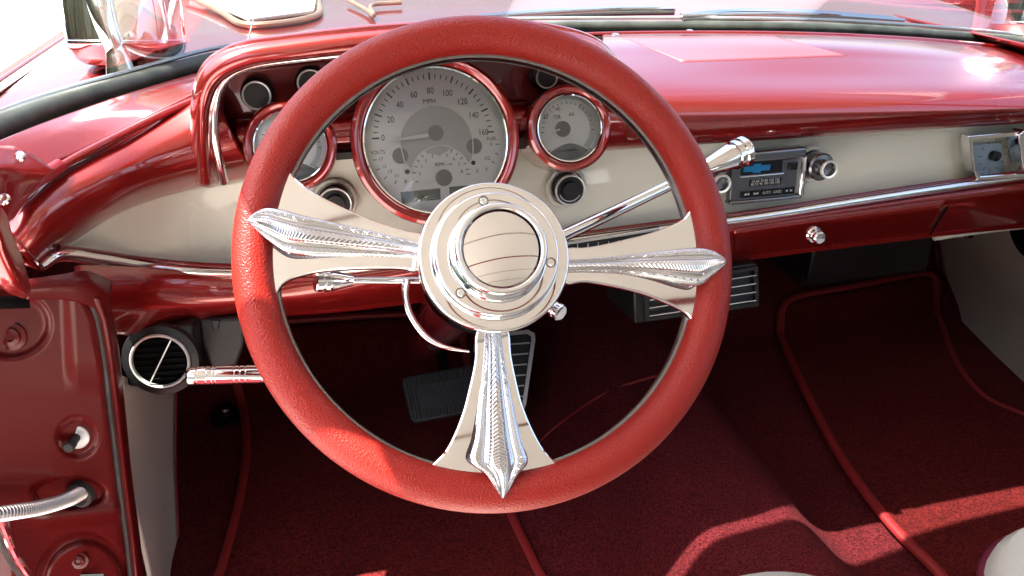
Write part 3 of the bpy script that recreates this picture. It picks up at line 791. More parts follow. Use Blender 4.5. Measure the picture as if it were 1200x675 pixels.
# clock pod at far right
CF_ = Fr(aty(1165, 180, .786), (0, -1, .1))
def cp(x, y, h=0): return CF_.px(x, y, h)
out_ = [cp(*p) for p in ((1129, 158), (1196, 152), (1262, 146), (1262, 196), (1200, 206), (1141, 210), (1135, 200))]
inn_ = [cp(*p) for p in ((1134, 163), (1196, 158), (1256, 152), (1256, 190), (1200, 201), (1143, 205), (1138, 196))]
bm = bmesh.new()
rows = [[CF_.w(u, v, h) for u, v in o_] for o_, h in ((out_, -.004), (out_, .008), (inn_, .008), (inn_, -.035))]
grid_bm(rows, bm, closed_u=True)
clk = obj('clock', bm, 'chrome', dash, smooth=False, bevel=.001)
obj('clock_well', poly(CF_, inn_, -.030), 'radio_black', clk, smooth=False)
cf_pts = [CF_.px(*p, -.012) for p in ((1136, 170), (1174, 167), (1178, 199), (1143, 203))]
obj('clock_dial', poly(CF_, cf_pts, -.012), 'clock_face', clk, smooth=False)
cc = CF_.px(1163, 182, -.012)
obj('clock_knob', lathe(CF_, [(.0062, -.012), (.0062, -.004), (.005, -.003), (1e-4, -.003)], 24, cu=cc[0], cv=cc[1]), 'black_plastic', clk)
bm = bmesh.new()
for i in range(12):
    a = i * 30; band(CF_, [(cc[0] + r_ * math.cos(R(a)), cc[1] + r_ * math.sin(R(a))) for r_ in (.017, .021)], .001, -.0115, bm)
band(CF_, [cc, (cc[0] + .013, cc[1] + .002)], .0012, -.0112, bm)
obj('clock_marks', bm, 'dial_ink', clk, smooth=False)
bm = bmesh.new(); e0 = [CF_.px(*p, .01) for p in ((1192, 157), (1201, 151), (1206, 205), (1197, 197))]
prism(CF_, e0, -.01, .012, bm); obj('clock_divider', bm, 'chrome', clk, bevel=.002)
sl = [cp(*p) for p in ((1120, 137), (1182, 132), (1192, 140), (1133, 145))]
obj('fascia_slot', prism(CF_, sl, -.02, -.009), 'gunmetal', dash, smooth=False)
sl2 = [(u * 1, v) for u, v in sl]

# dark corner fillet where fascia meets pad
# under-dash air conditioner
AF = Fr(aty(816, 343, .80), (0, -1, .12))
def ap(x, y, h=0): return AF.px(x, y, h)
ac = obj('centre_air_vent', prism(AF, [ap(*p) for p in ((742, 326), (888, 308), (890, 360), (744, 380))], -.10, 0), 'black_plastic', dash, bevel=.003)
for (xa_, ya0, xb_, yb0, hgt) in ((755, 325, 884, 313, 50),):
    bm = bmesh.new()
    q = [ap(*p) for p in ((753, 331), (886, 311), (887, 357), (755, 375))]
    q2 = [ap(*p) for p in ((757, 335), (882, 315), (883, 353), (759, 371))]
    rows = [[AF.w(u, v, h) for u, v in o_] for o_, h in ((q, .001), (q, .005), (q2, .005), (q2, .001))]
    grid_bm(rows, bm, closed_u=True); obj('vent_frame', bm, 'grey_plastic', ac, smooth=False)
for k_ in range(4):
    f0 = (k_ + .5) / 4
    a = ap(758, 335 + 37 * f0); b = ap(882, 315 + 39 * f0)
    bm = bmesh.new(); prism(AF, [(a[0], a[1] - .0006), (b[0], b[1] - .0006), (b[0], b[1] + .0006), (a[0], a[1] + .0006)], .002, .009, bm)
    obj('vent_slat', bm, 'chrome_soft' if k_ != 1 else 'chrome', ac, smooth=False)
# small chrome dial
# passenger-side dark blower case
obj('blower_case', boxw(aty(1015, 300, 1.10) + Vector((.01, .1, .0)), (.26, .2, .10)), 'grey_plastic', dash, bevel=.008)
obj('blower_bracket', boxw(aty(965, 300, 1.02), (.07, .04, .07)), 'black_plastic', dash, bevel=.004)
# left round vent pod
VF = Fr(aty(190, 420, .735), (-.10, -1, .18))
def vp(x, y, h=0): return VF.px(x, y, h)
pod = obj('round_air_vent', prism(VF, [vp(*p) for p in ((150, 388), (226, 380), (232, 452), (147, 455))], -.06, 0), 'black_plastic', dash, bevel=.006)
rvn = .0265
obj('vent_collar', lathe(VF, [(rvn * 1.42, 0), (rvn * 1.36, .006), (rvn * 1.12, .008), (rvn * 1.06, .004)], 64), 'black_plastic', pod)
obj('vent_ring', lathe(VF, [(rvn * .96, .006), (rvn * .98, .0095), (rvn * 1.03, .0100), (rvn * 1.07, .0085), (rvn * 1.07, .005)], 64), 'zinc', pod)
bm = bmesh.new(); a0 = (rvn * .52, rvn * .82); b0 = (-rvn * .48, -rvn * .84)
band(VF, [a0, b0], .0012, .0088, bm); obj('vane_rod', bm, 'zinc', pod, smooth=False, solid=.002)
bm = bmesh.new()
for i in range(7):
    f_ = -.75 + i * .25; w_ = rvn * math.sqrt(max(0, 1 - f_ * f_)) * .96
    prism(VF, [(-w_, f_ * rvn - .0005), (w_, f_ * rvn - .0005), (w_, f_ * rvn + .0005), (-w_, f_ * rvn + .0005)], -.006, .004, bm)
obj('vent_vanes', bm, 'speaker_grille', pod, smooth=False)
obj('vent_well', disc(VF, rvn * 1.05, .0005), 'speaker_grille', pod, smooth=False)
# black bracket beside the vent
BF = Fr(aty(260, 405, .76), (0, -1, .2))
obj('lever_bracket', prism(BF, [BF.px(*p) for p in ((232, 374), (288, 372), (286, 405), (277, 430), (248, 432), (236, 405))], -.02, 0), 'grey_plastic', dash, bevel=.004)
obj('bracket_hook', prism(BF, [BF.px(*p) for p in ((247, 374), (258, 374), (256, 386), (251, 386))], 0, .004), 'black_plastic', dash, bevel=.001)

# ================================================================== PARKING BRAKE HANDLE
hb0, hb1 = dep(217, 441, .70), dep(326, 438, .73)
ph = empty('parking_brake', 'ribbed chrome pull handle sticking out below the dash beside the round vent', 'parking brake', hb0)
pr = [(0, .0001), (.0, .004), (.02, .0066), (.05, .0078), (.10, .0082), (.105, .0074), (.115, .0074), (.12, .0083)]
for a in (.20, .26, .30, .50, .56, .62, .80):
    pr += [(a, .0086), (a + .004, .0076), (a + .012, .0076), (a + .016, .0086)]
pr += [(1, .0080), (1, .0001)]
obj('grip', axis_lathe(hb0, hb1, pr, 32), 'chrome', ph, autosmooth=30)
obj('shaft', tube([hb1, hb1 + Vector((.004, .03, -.004))], .005, 12), 'steel', ph)

# ================================================================== FLOOR
def floor_z(x, y):
    z = .22
    if y > 1.28:
        t = y - 1.28; z += .62 * (math.sqrt(t * t + .004) + t - .063) if t < .5 else .62 * (2 * t - .06)
    a = math.sin(math.pi / 2 * smooth01((x - .33) / .13)) * (1 - smooth01((x - .53) / .15))
    h = .125 + .06 * smooth01((y - 1.0) / .5)
    z += h * a
    return z
bm = bmesh.new(); G = []
nx, ny = 130, 120
for j in range(ny + 1):
    y = -.9 + (1.62 + .9) * j / ny
    G.append([Vector((-.34 + 1.69 * i / nx, y, floor_z(-.34 + 1.69 * i / nx, y))) for i in range(nx + 1)])
fl = obj('floor', grid_bm(G), 'carpet', None, solid=.01, offset=-1)
fl['kind'] = 'structure'
def floor_hit(x, y, off=0):
    d = ray(x, y); t = .4
    while t < 4:
        p = CAM + d * t
        if p.z < floor_z(p.x, p.y) + off: break
        t += .002
    return p
# carpet seam along the tunnel
sm = [floor_hit(x, y, .002) for x, y in ((600, 560), (635, 515), (665, 490), (700, 466), (740, 449), (785, 438), (830, 436))]

cs_ = obj('carpet_seam', tube(sm, .0022, 8), 'binding', fl)
def mat_thing(label, edge, n, closed_in):
    P = [floor_hit(x, y) for x, y in edge]
    c = sum(P, Vector()) / len(P)
    m_ = empty('floor_mat', label, 'floor mat', (c.x, c.y, floor_z(c.x, c.y)), 'floor mats in the footwells')
    S = spline(P, n, closed=True)
    for s in S: s.z = floor_z(s.x, s.y) + .012; s.y -= .010 * smooth01((s.y - 1.25) / .1)
    bm = bmesh.new(); rings = []
    for f in [1, .98, .93, .85, .75, .62, .5, .38, .26, .14, .05]:
        row = []
        for s in S:
            x, y = c.x + (s.x - c.x) * f, c.y + (s.y - c.y) * f; row.append(Vector((x, y, floor_z(x, y) + .0105)))
        rings.append(row)
    grid_bm(rings, bm, closed_u=True)
    bm.faces.new([bm.verts.new(p) for p in rings[-1]])
    obj('pile', bm, 'mat_pile', m_, solid=.006, offset=-1)
    G = []
    for k in range(n):
        t = (S[(k + 1) % n] - S[k - 1]).normalized(); a = Vector((0, 0, 1)); a = (a - t * a.dot(t)).normalized(); b = t.cross(a)
        G.append([S[k] + b * .0085 * math.cos(q) + a * .0070 * math.sin(q) for q in [2 * math.pi * j / 10 for j in range(10)]])
    obj('binding', grid_bm(G, closed_u=True, closed_v=True), 'binding', m_)
    return m_
mat_thing('dark red carpet mat with bright bound edge under the pedals on the driver side',
          [(245, 720), (262, 675), (282, 600), (291, 540), (288, 490), (276, 440), (278, 400), (300, 384), (400, 376), (500, 371), (530, 376), (540, 400), (548, 440), (560, 500), (575, 560), (597, 610), (628, 675), (650, 720), (560, 750), (420, 755), (300, 745)], 160, None)
mat_thing('dark red carpet mat with bright bound edge in the passenger footwell',
          [(912, 385), (914, 365), (930, 352), (1000, 338), (1070, 325), (1087, 327), (1093, 342), (1100, 385), (1118, 432), (1150, 472), (1200, 496), (1290, 540), (1330, 640), (1300, 740), (1200, 770), (1135, 735), (1098, 680), (1040, 620), (985, 545), (945, 470), (922, 420)], 170, None)

# ================================================================== PEDALS
def pedal_brake():
    o = aty(515, 460, 1.05); fr = Fr(o, (0.05, -.62, .78))
    root = empty('brake_pedal', 'wide ribbed black rubber brake pedal with raised lettering', 'pedal', o - Vector((0, 0, .1)))
    cs = [fr.px(*p) for p in ((474, 436), (575, 428), (580, 482), (476, 492))]
    w_, h_ = abs(cs[1][0] - cs[0][0]), abs(cs[0][1] - cs[3][1]); cu_, cv_ = sum(c[0] for c in cs) / 4, sum(c[1] for c in cs) / 4
    w_ *= 1; fr.o = fr.w(cu_, cv_)
    pad = obj('rubber_pad', prism(fr, rrect(w_, h_, .012, 6), -.012, 0), 'pedal_rubber', root, bevel=.003)
    bm = bmesh.new(); n = 26
    for i in range(n):
        u = -w_ / 2 + w_ * (i + .5) / n
        if i < 4 or i > n - 5:
            prism(fr, [(u - .0014, -h_ * .44), (u + .0014, -h_ * .44), (u + .0014, h_ * .44), (u - .0014, h_ * .44)], 0, .0032, bm)
        else:
            for a, b in ((-.45, -.27), (.25, .45)): prism(fr, [(u - .0014, h_ * a), (u + .0014, h_ * a), (u + .0014, h_ * b), (u - .0014, h_ * b)], 0, .0032, bm)
    obj('ribs', bm, 'pedal_rubber', pad, smooth=False)
    bm = bmesh.new(); text(bm, fr, 'POWER', -.0, .006, .021, .0018, sx=1.1); text(bm, fr, 'BRAKE', .010, -.012, .018, .0018, sx=1.1)
    obj('lettering', bm, 'pedal_rubber', pad, smooth=False, solid=.0015)
    obj('arm', tube([fr.w(-.002, 0, -.012), aty(519, 424, 1.12), aty(516, 390, 1.16), aty(510, 350, 1.15)], .008, 12), 'black_plastic', root)
pedal_brake()
def pedal_gas():
    o = aty(612, 435, 1.13); fr = Fr(o, (-.02, -.75, .66))
    root = empty('accelerator_pedal', 'upright accelerator pedal with polished frame and cross bars behind the lower spoke', 'pedal', o - Vector((0, 0, .12)))
    pts = [fr.px(*p) for p in ((575, 392), (600, 389), (618, 387), (626, 391), (627, 398), (616, 474), (611, 486), (580, 488))]
    pts2 = [fr.px(*p) for p in ((579, 396), (600, 393), (617, 391.5), (622, 394), (622.5, 399), (612, 472), (608, 482), (583, 484))]
    obj('pad', prism(fr, pts, -.01, 0), 'rubber', root, bevel=.001)
    bm = grid_bm([[fr.w(u, v, h) for u, v in o_] for o_, h in ((pts, .0005), (pts, .004), (pts2, .004), (pts2, .0005))], closed_u=True)
    obj('metal_frame', bm, 'zinc', root, smooth=False)
    for i in range(7):
        y = 404 + i * 12.5
        a, b = fr.px(580, y + 1), fr.px(621 - (y - 400) * .13, y - 2)
        bm = bmesh.new(); prism(fr, [(a[0], a[1] - .0011), (b[0], b[1] - .0011), (b[0], b[1] + .0011), (a[0], a[1] + .0011)], .0005, .0035, bm)
        obj('bar', bm, 'zinc', root, smooth=False)
pedal_gas()
# dimmer switch on the floor
p = floor_hit(266, 490, .0)
ds = empty('dimmer_switch', 'small round black foot switch on the carpet left of the driver mat', 'foot switch', p)
obj('switch_base', lathe(Fr(p, (0, -.1, 1)), [(.030, 0), (.028, .008), (.018, .012), (.016, .013)], 32), 'black_plastic', ds)
obj('switch_button', lathe(Fr(p, (0, -.1, 1)), [(.014, .010), (.014, .026), (.011, .029), (.005, .0285), (1e-4, .027)], 24), 'gunmetal', ds)

# ================================================================== SEATS
def seat(name, label, cx, cy, w, d, back=True):
    root = empty(name, label, 'seat', (cx, cy, .22), 'cream vinyl front seats')
    P = rrect(w, d, min(w, d) * .24, 10)
    fr = Fr((cx, cy, .22), (0, 0, 1), Vector((0, 1, 0)))
    def ring(s, h): return [fr.w(u * s, v * s, h) for u, v in P]
    G = [ring(.90, .03), ring(.95, .08), ring(.985, .13), ring(1.0, .165), ring(.995, .19)]
    G2 = [ring(.995, .190), ring(.985, .208), ring(.955, .222), ring(.88, .231), ring(.7, .237), ring(.45, .240), ring(.2, .241), ring(.01, .241)]
    obj('cushion_side', grid_bm(G, closed_u=True), 'seat_vinyl', root)
    obj('cushion', grid_bm(G2, closed_u=True), 'seat_vinyl', root)
    S = ring(1.0, .192); n = len(S); T = []
    for k in range(n):
        t = (S[(k + 1) % n] - S[k - 1]).normalized(); a = Vector((0, 0, 1)); b = t.cross(a)
        T.append([S[k] + (a * math.cos(q) + b * math.sin(q)) * .0042 for q in [2 * math.pi * j / 10 for j in range(10)]])
    obj('piping', grid_bm(T, closed_u=True, closed_v=True), 'piping', root)
    fb = Fr((cx, cy - d / 2 + .02, .66), (0, -1, -.15), Vector((0, 0, 1)))
    obj('backrest', prism(fb, rrect(w * .96, .50, .10, 8), -.06, .06), 'seat_cloth', root, bevel=.03)
    return root
e_ps = atz(1125, 668, .415)
e_sl = atz(978, 667, .46)

seat('front_seat', 'cream vinyl seat cushion with burgundy piping at the lower right corner', e_ps.x + .245, e_ps.y - .27 + .03, .52, .54)
seat('front_seat', 'cream seat cushion of which only a pale front edge shows at the bottom', e_sl.x - .22, e_sl.y - .228, .56, .54)

# ================================================================== CAR BODY
car = empty('classic_car', 'open vintage car in metallic red seen from inside, with bonnet, door pillar and windshield', 'car', (.45, 1.0, 0))
# gasket
gk = [(-60, 180), (0, 150), (50, 130), (100, 113.5), (150, 99), (200, 84), (260, 68), (360, 52), (450, 42), (560, 33), (640, 31.5), (720, 31), (800, 31), (900, 32), (1000, 34.5), (1100, 41), (1200, 50), (1300, 64)]
gw = [.0115, .0115, .011, .0105, .0095, .009, .0085, .0082, .008, .008, .008, .008, .008, .008, .008, .008, .009, .010]
gp = [atz(x, y, GZ(x, .900)) for x, y in gk]
obj('windshield_gasket', tube(gp, gw, 14, seg=160), 'gasket_rubber', car)
obj('gasket_bead', tube([p + Vector((0, .004, .010)) + (p - Vector((.45, .3, .9))).normalized() * .006 for p in gp], .0025, 8, seg=160), 'steel', car)
# bonnet / cowl / fender surface outside
ring_in = [p + (p - Vector((.45, .2, .9))).normalized() * .012 for p in gp]
rows = []
def bonnet_pt(i, f):
    p = ring_in[i]; c = i / (len(ring_in) - 1)
    # outward target
    tx = -.34 + 1.50 * max(0, min(1, (p.x + .27) / 1.20)); 
    return p
EL, ER = -.345, .97
tgt = []
n_ = len(ring_in)
for i, p in enumerate(ring_in):
    c = i / (n_ - 1)
    tx = EL + (ER - EL) * smooth01(c * 1.15 - .06)
    tgt.append(Vector((tx, 2.75 - .35 * abs(2 * c - 1) ** 3, .80)))
rows = []
for f, zb_ in ((0, 0), (.06, .003), (.15, .004), (.35, .004), (.6, .0), (.85, -.01), (1, -.05)):
    row = []
    for i, (p, t) in enumerate(zip(ring_in, tgt)):
        q = p.lerp(t, f)
        ed = max(0, (EL + .10 - q.x) / .10, (q.x - (ER - .12)) / .12)
        q.z = (p.z - .004) * (1 - smooth01(f * 3)) + .896 * smooth01(f * 3) - .05 * f * f + zb_
        row.append(q)
    rows.append(row)
obj('bonnet', loft(rows, 90, 50), 'red_paint', car, solid=.003)
# left outside fender skirt down to the ground side
xs = [(-.36, y) for y in (.55, .8, 1.1, 1.6, 2.2, 2.7)]
rows = [[(-.335, y, .884 - .0107 * (y - 1.0) ** 2) for _, y in xs], [(-.37, y, .87) for _, y in xs], [(-.40, y, .80) for _, y in xs], [(-.41, y, .60) for _, y in xs], [(-.40, y, .35) for _, y in xs]]
obj('fender', loft(rows, 20, 20), 'red_paint', car, solid=.003)
rows = [[(X, y, z) for _, y, _z in r] for r, (X, z) in zip(rows, ((.965, .880), (1.10, .81), (1.34, .70), (1.40, .55), (1.41, .35)))]
obj('fender', loft(rows, 20, 20), 'red_paint', car, solid=.003)
# fill left strip between gasket and fender
rows = []
le = [ring_in[i] for i in range(0, 9)]
# added white plate with tan outline, painting a reflection over the bonnet
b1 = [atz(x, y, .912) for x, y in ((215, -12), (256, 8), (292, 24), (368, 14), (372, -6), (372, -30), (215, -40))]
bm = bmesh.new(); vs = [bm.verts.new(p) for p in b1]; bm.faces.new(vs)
obj('reflection_plate', bm, 'reflection_white', car, solid=.006, bevel=.002)
obj('reflection_edge', tube([p - Vector((0, 0, .006)) for p in b1[:6]], .0048, 10), 'reflection_tan', car)
obj('washer_nozzle', tube([atz(290, 50, .905), atz(297, 22, .93)], [.0012, .0009], 8), 'steel', car)
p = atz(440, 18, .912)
obj('reflection_edge', tube([atz(x, y, .908) for x, y in ((408, 0), (430, 12), (438, 18), (436, 6), (470, 3))], .0035, 8), 'reflection_tan', car)
# wipers
def wiper(pa, pb, arm):
    a = [atz(x, y, GZ(x, .908)) for x, y in pa]
    w_ = obj('wiper', tube([atz(x, y, GZ(x, .913)) for x, y in arm], [.004, .005, .0045, .004][:len(arm)], 10), 'chrome_soft', car)
    obj('wiper_blade', tube(a, .0035, 8), 'rubber', w_)
    obj('blade_holder', tube([p + Vector((0, .003, .006)) for p in a], .0028, 8), 'chrome', w_)
wiper([(560, 26), (640, 20), (720, 16), (790, 15)], None, [(560, 20), (640, 14), (720, 11), (791, 10.5)])
wiper([(800, 24), (880, 22), (960, 22.5), (1060, 29)], None, [(798, 19), (860, 14), (950, 15), (1045, 22)])
# windshield glass
gt = [Vector((-.26, .66, 1.36)), Vector((-.12, .675, 1.385)), Vector((.05, .69, 1.40)), Vector((.25, .72, 1.41)), Vector((.45, .73, 1.41)), Vector((.65, .73, 1.41)), Vector((.85, .73, 1.40)), Vector((1.02, .68, 1.385)), Vector((1.14, .60, 1.36))]
gb = spline(gp, 60); gt2 = spline(gt, 60)
obj('windshield', grid_bm([gb, [a.lerp(b, .5) + Vector((0, .02, 0)) for a, b in zip(gb, gt2)], gt2]), 'windshield_glass', car)
# header rail, pillars and roof
obj('windshield_header', tube([p + Vector((0, -.02, 0)) for p in gt], .026, 12), 'cream_vinyl', car)
def head_y(x):
    for a_, b_ in zip(gt, gt[1:]):
        if a_.x <= x <= b_.x: return a_.y + (b_.y - a_.y) * (x - a_.x) / (b_.x - a_.x)
    return gt[0].y if x < 0 else gt[-1].y
def roof_pt(u, v):
    x = -.27 + 1.44 * u; y0 = head_y(x) - .015; y = y0 - (y0 + 1.6) * v
    cx_ = (2 * u - 1); z = 1.44 - .07 * abs(cx_) ** 2.6 - .05 * (2 * v - .9) ** 2
    return Vector((x, y, z))
G = [[roof_pt(i / 30, j / 30) for i in range(31)] for j in range(31)]
roof = obj('roof', grid_bm([[p + Vector((0, 0, .03)) for p in r] for r in G]), 'red_paint', car, solid=.003)
hl = obj('headliner', grid_bm(G), 'headliner', roof)
for j in (3, 8, 13, 18, 23):
    obj('headliner_seam', tube([roof_pt(i / 12, j / 30) - Vector((0, 0, .002)) for i in range(13)], .009 if j == 13 else .0035, 6), 'dark_red_paint' if j == 13 else 'seam_brown', roof)
bm = tube([Vector((-.27, .50, 1.36)), Vector((-.30, .50, 1.1)), Vector((-.32, .46, .86))], .028, 12)
obj('pillar', bm, 'red_paint', car)
bm = tube([Vector((1.17, .50, 1.36)), Vector((1.20, .50, 1.1)), Vector((1.22, .46, .86))], .028, 12)
obj('pillar', bm, 'red_paint', car)
# rear quarter, rear seat shelf and back panel behind the camera
obj('rear_bulkhead', boxw((.45, -1.55, .85), (1.5, .08, .95)), 'headliner', car, bevel=.02)
obj('rear_seat', boxw((.45, -1.25, .62), (1.3, .5, .50)), 'seat_cloth', car, bevel=.08)
obj('door_panel', boxw((1.27, -.15, .58), (.06, 1.25, .62)), 'seat_cloth', car, bevel=.02)
obj('side_panel', boxw((-.36, -1.15, .60), (.06, .75, .62)), 'red_paint', car, bevel=.02)
obj('side_panel', boxw((1.27, -1.2, .60), (.06, .8, .62)), 'red_paint', car, bevel=.02)
obj('sill', boxw((-.31, -.2, .20), (.10, 1.6, .14)), 'red_paint', car, bevel=.015)

# firewall behind footwell
bm = bmesh.new(); boxw((.47, 1.66, .56), (1.66, .04, .60), bm); obj('firewall', bm, 'carpet', car, smooth=False)
bm = bmesh.new(); boxw((.45, 1.22, .845), (1.62, .78, .02), bm); obj('cowl_leak_blocker', bm, 'black_plastic', car, smooth=False)  # unseen slab added to keep light from leaking into the footwell
obj('side_carpet', boxw((1.345, 1.02, .50), (.03, 1.26, .74)), 'carpet', car)
# kick panels: left and right
rows = [[aty(141, 440, .80), aty(141, 540, .80), aty(160, 610, .78), aty(178, 690, .74)],
        [aty(158, 445, .88), aty(160, 540, .87), aty(176, 620, .84), aty(192, 700, .82)],
        [aty(180, 448, .99), aty(182, 540, .96), aty(190, 620, .92), aty(200, 700, .88)],
        [aty(205, 448, 1.10), aty(204, 540, 1.05), aty(207, 620, .98), aty(206, 700, .92)]]
obj('kick_panel', loft(rows, 20, 16), 'cream_vinyl', car, solid=.004)
obj('kick_piping', tube([rows[3][0], rows[3][1], rows[3][2], rows[3][3]], .004, 10), 'red_cloth_seam', car)
kr = [(1096, 278), (1103, 320), (1118, 370), (1142, 440), (1165, 468), (1215, 505)]
ky = [1.36, 1.34, 1.28, 1.16, 1.08, .98]
far = [aty(x, y, Y) for (x, y), Y in zip(kr, ky)]
near = [Vector((p.x + .10 + .02 * i, p.y - .50, p.z + (.0 if i < 5 else .0))) for i, p in enumerate(far)]
near = [aty(x, y, Y) for (x, y), Y in zip([(1240, 240), (1250, 290), (1262, 340), (1275, 400), (1285, 440), (1300, 520)], [.90, .90, .88, .86, .84, .80])]
rows = [far, [a.lerp(b, .33) + Vector((.01, 0, 0)) for a, b in zip(far, near)], [a.lerp(b, .66) + Vector((.012, 0, 0)) for a, b in zip(far, near)], near]
kpr = obj('kick_panel', loft(rows, 30, 14), 'cream_vinyl', car, solid=.004)
obj('kick_piping', tube(far, .0045, 10, seg=40), 'red_cloth_seam', car)
a, b = far, near
cen = aty(1205, 262, .985)
nrm = (near[2] - far[2]).cross(far[4] - far[1]).normalized()
if nrm.dot(CAM - cen) < 0: nrm = -nrm
SF = Fr(cen + nrm * .004, nrm)
obj('speaker_grille', lathe(SF, [(1e-4, .006), (.05, .005), (.058, .002), (.060, -.004)], 48), 'speaker_grille', kpr)
cen2 = aty(1135, 262, 1.18)
SF2 = Fr(cen2 + nrm * .004, nrm)
obj('grommet', lathe(SF2, [(1e-4, .006), (.026, .005), (.029, -.004)], 32), 'speaker_grille', kpr)
# cream under-dash lip at right
obj('under_dash_lip', tube([aty(1095, 278.5, .83), aty(1150, 270.5, .83), aty(1290, 253, .83)], .0045, 10), 'cream_paint', car)

# door pillar (jamb)
def jy(x, y): return .60 + .0002 * (x - 60)
def J(x, y, o=0): return aty(x, y, .60 + .00045 * x - o)
seam = [(60, 325), (98, 340), (113, 372), (123, 425), (131, 490), (141, 570), (150, 640), (155, 690)]
def seam_x(y):
    for (x0, y0), (x1, y1) in zip(seam, seam[1:]):
        if y0 <= y <= y1: return x0 + (x1 - x0) * (y - y0) / (y1 - y0)
    return 155
ys = [335, 350, 372, 400, 440, 490, 540, 590, 640, 700]
def bul(u, y):
    o = .0
    # embossed plate outlines & dishes
    return o
rows = []
NUj, NVj = 150, 220
G = []
def emb(x, y):
    """height field of the pressed panel, metres toward the camera"""
    z = 0
    def ring(cx_, cy_, r, w_, h_, sx_=1.0, sy_=1.0):
        d = math.hypot((x - cx_) / sx_, (y - cy_) / sy_); return h_ * math.exp(-((d - r) / w_) ** 2)
    def step(cx_, cy_, r, w_, h_, sx_=1.0, sy_=1.0):
        d = math.hypot((x - cx_) / sx_, (y - cy_) / sy_); return h_ * smooth01((r - d) / w_ + .5)
    z += step(10, 380, 42, 12, -.006, 1.1, .9)
    z += step(90, 512, 23, 9, -.0035)
    z += step(80, 577, 34, 10, -.007, 1.25, .55)
    z += step(98, 688, 48, 9, .006, .95, 1.1) + step(98, 690, 60, 6, -.003, .95, 1.1)
    z += .004 * math.exp(-((y - 615 + .12 * x) / 9) ** 2) * smooth01((x - 20) / 40)
    z += .004 * smooth01((x - 70 - (y - 400) * .05) / 20) * smooth01((470 - y) / 50)
    z -= .010 * smooth01((20 - x) / 30) * smooth01((y - 585) / 30)
    return z
for j in range(NVj + 1):
    y = 335 + (700 - 335) * j / NVj; row = []
    for i in range(NUj + 1):
        xs_ = seam_x(y); x = -60 + (xs_ + 60) * i / NUj
        e = max(0, 1 - (xs_ - x) / 12)
        row.append(J(x, y, emb(x, y) - .006 * e * e))
    G.append(row)
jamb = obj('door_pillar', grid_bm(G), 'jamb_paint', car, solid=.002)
obj('rubber_seal', tube([J(x, y, .000) for x, y in seam[1:]], .0032, 10, seg=60), 'rubber', jamb)
G = []
edge = [(128, 350), (137, 390), (143, 440), (149, 500), (155, 560), (163, 620), (172, 700)]
ed = spline([Vector((x, y, 0)) for x, y in edge], 60)
for p_ in ed:
    x1, y1 = p_.x, p_.y; x0 = seam_x(min(y1, 689)) + 1.5
    row = []
    for k in range(13):
        f_ = k / 12; x = x0 + (x1 - x0) * f_
        row.append(J(x, y1, .011 * math.sin(math.pi * min(1, f_ * 1.0)) ** .7 - .012 * f_ ** 3))
    row.append(J(x1 - 1, y1, -.05)); G.append(row)
obj('pillar_roll', grid_bm(G), 'jamb_paint', car)
# curved shoulder joining pillar to dash
rows = [[J(30, 328, .004), J(70, 322, .004), J(100, 318, .000), J(130, 330, -.015)], [J(30, 338, .008), J(72, 334, .010), J(105, 334, .008), J(128, 350, 0)], [J(30, 350, .006), J(72, 350, .008), J(108, 360, .006), J(134, 385, -.006)]]
obj('pillar_shoulder', loft(rows, 24, 16), 'jamb_paint', car, solid=.003)
# screws in the pillar
for x, y, r_ in ((14, 394, .0075), (93, 656, .006)):
    s_ = obj('pillar_screw', lathe(Fr(J(x, y, .001 + emb(x, y)), (-.1, -1, .3)), [(r_ * 1.5, -.001), (r_ * 1.45, .0015), (r_, .002), (r_ * .95, .0042), (r_ * .5, .005), (r_ * .3, .0035), (1e-4, .0035)], 24), 'jamb_paint', jamb)
LF = Fr(J(90, 512, emb(90, 512) + .001), (-.12, -1, .25))
ls = obj('light_switch', lathe(LF, [(.0108, 0), (.0108, .0012), (.0098, .002), (.004, .002), (.0035, .001)], 32), 'zinc', jamb)
obj('switch_plunger', axis_lathe(LF.w(0, 0, 0), LF.w(-.001, -.003, .018), [(0, .0001), (0, .0036), (.5, .0040), (.55, .0046), (.95, .0046), (1, .0035), (1, .0001)], 20), 'rubber', ls)
HP = Fr(J(100, 690, .010), (-.1, -1, .3))
obj('pillar_slot', prism(HP, [HP.px(*p) for p in ((95, 672), (122, 671), (124, 684), (95, 684))], 0, .002), 'radio_black', jamb, smooth=False)
# inner side wall behind the pillar, closing the cavity
obj('side_carpet', boxw((-.325, 1.17, .50), (.03, 1.06, .74)), 'carpet', car)
# blade shaped flange and garnish at top-left
def A_(x, y, o=0): return aty(x, y, .575 + .0006 * x - o)
rows = [[A_(-40, 215, .01), A_(0, 245, .012), A_(12, 275, .016), A_(26, 310, .018), A_(34, 338, .012)],
        [A_(-50, 240, .024), A_(-8, 268, .028), A_(3, 295, .030), A_(17, 325, .028), A_(32, 345, .016)],
        [A_(-60, 265, .01), A_(-20, 300, .012), A_(-8, 322, .014), A_(8, 340, .014), A_(28, 348, .010)]]
obj('hinge_flange', loft(rows, 24, 16), 'red_paint', car, solid=.003)
_b = bmesh.new(); _b.faces.new([_b.verts.new(J(x, y, o_)) for x, y, o_ in ((-40, 348, .004), (34, 347, .004), (35, 361, .004), (-40, 363, .004))]); obj('hinge_gap', _b, 'speaker_grille', car, solid=.001)
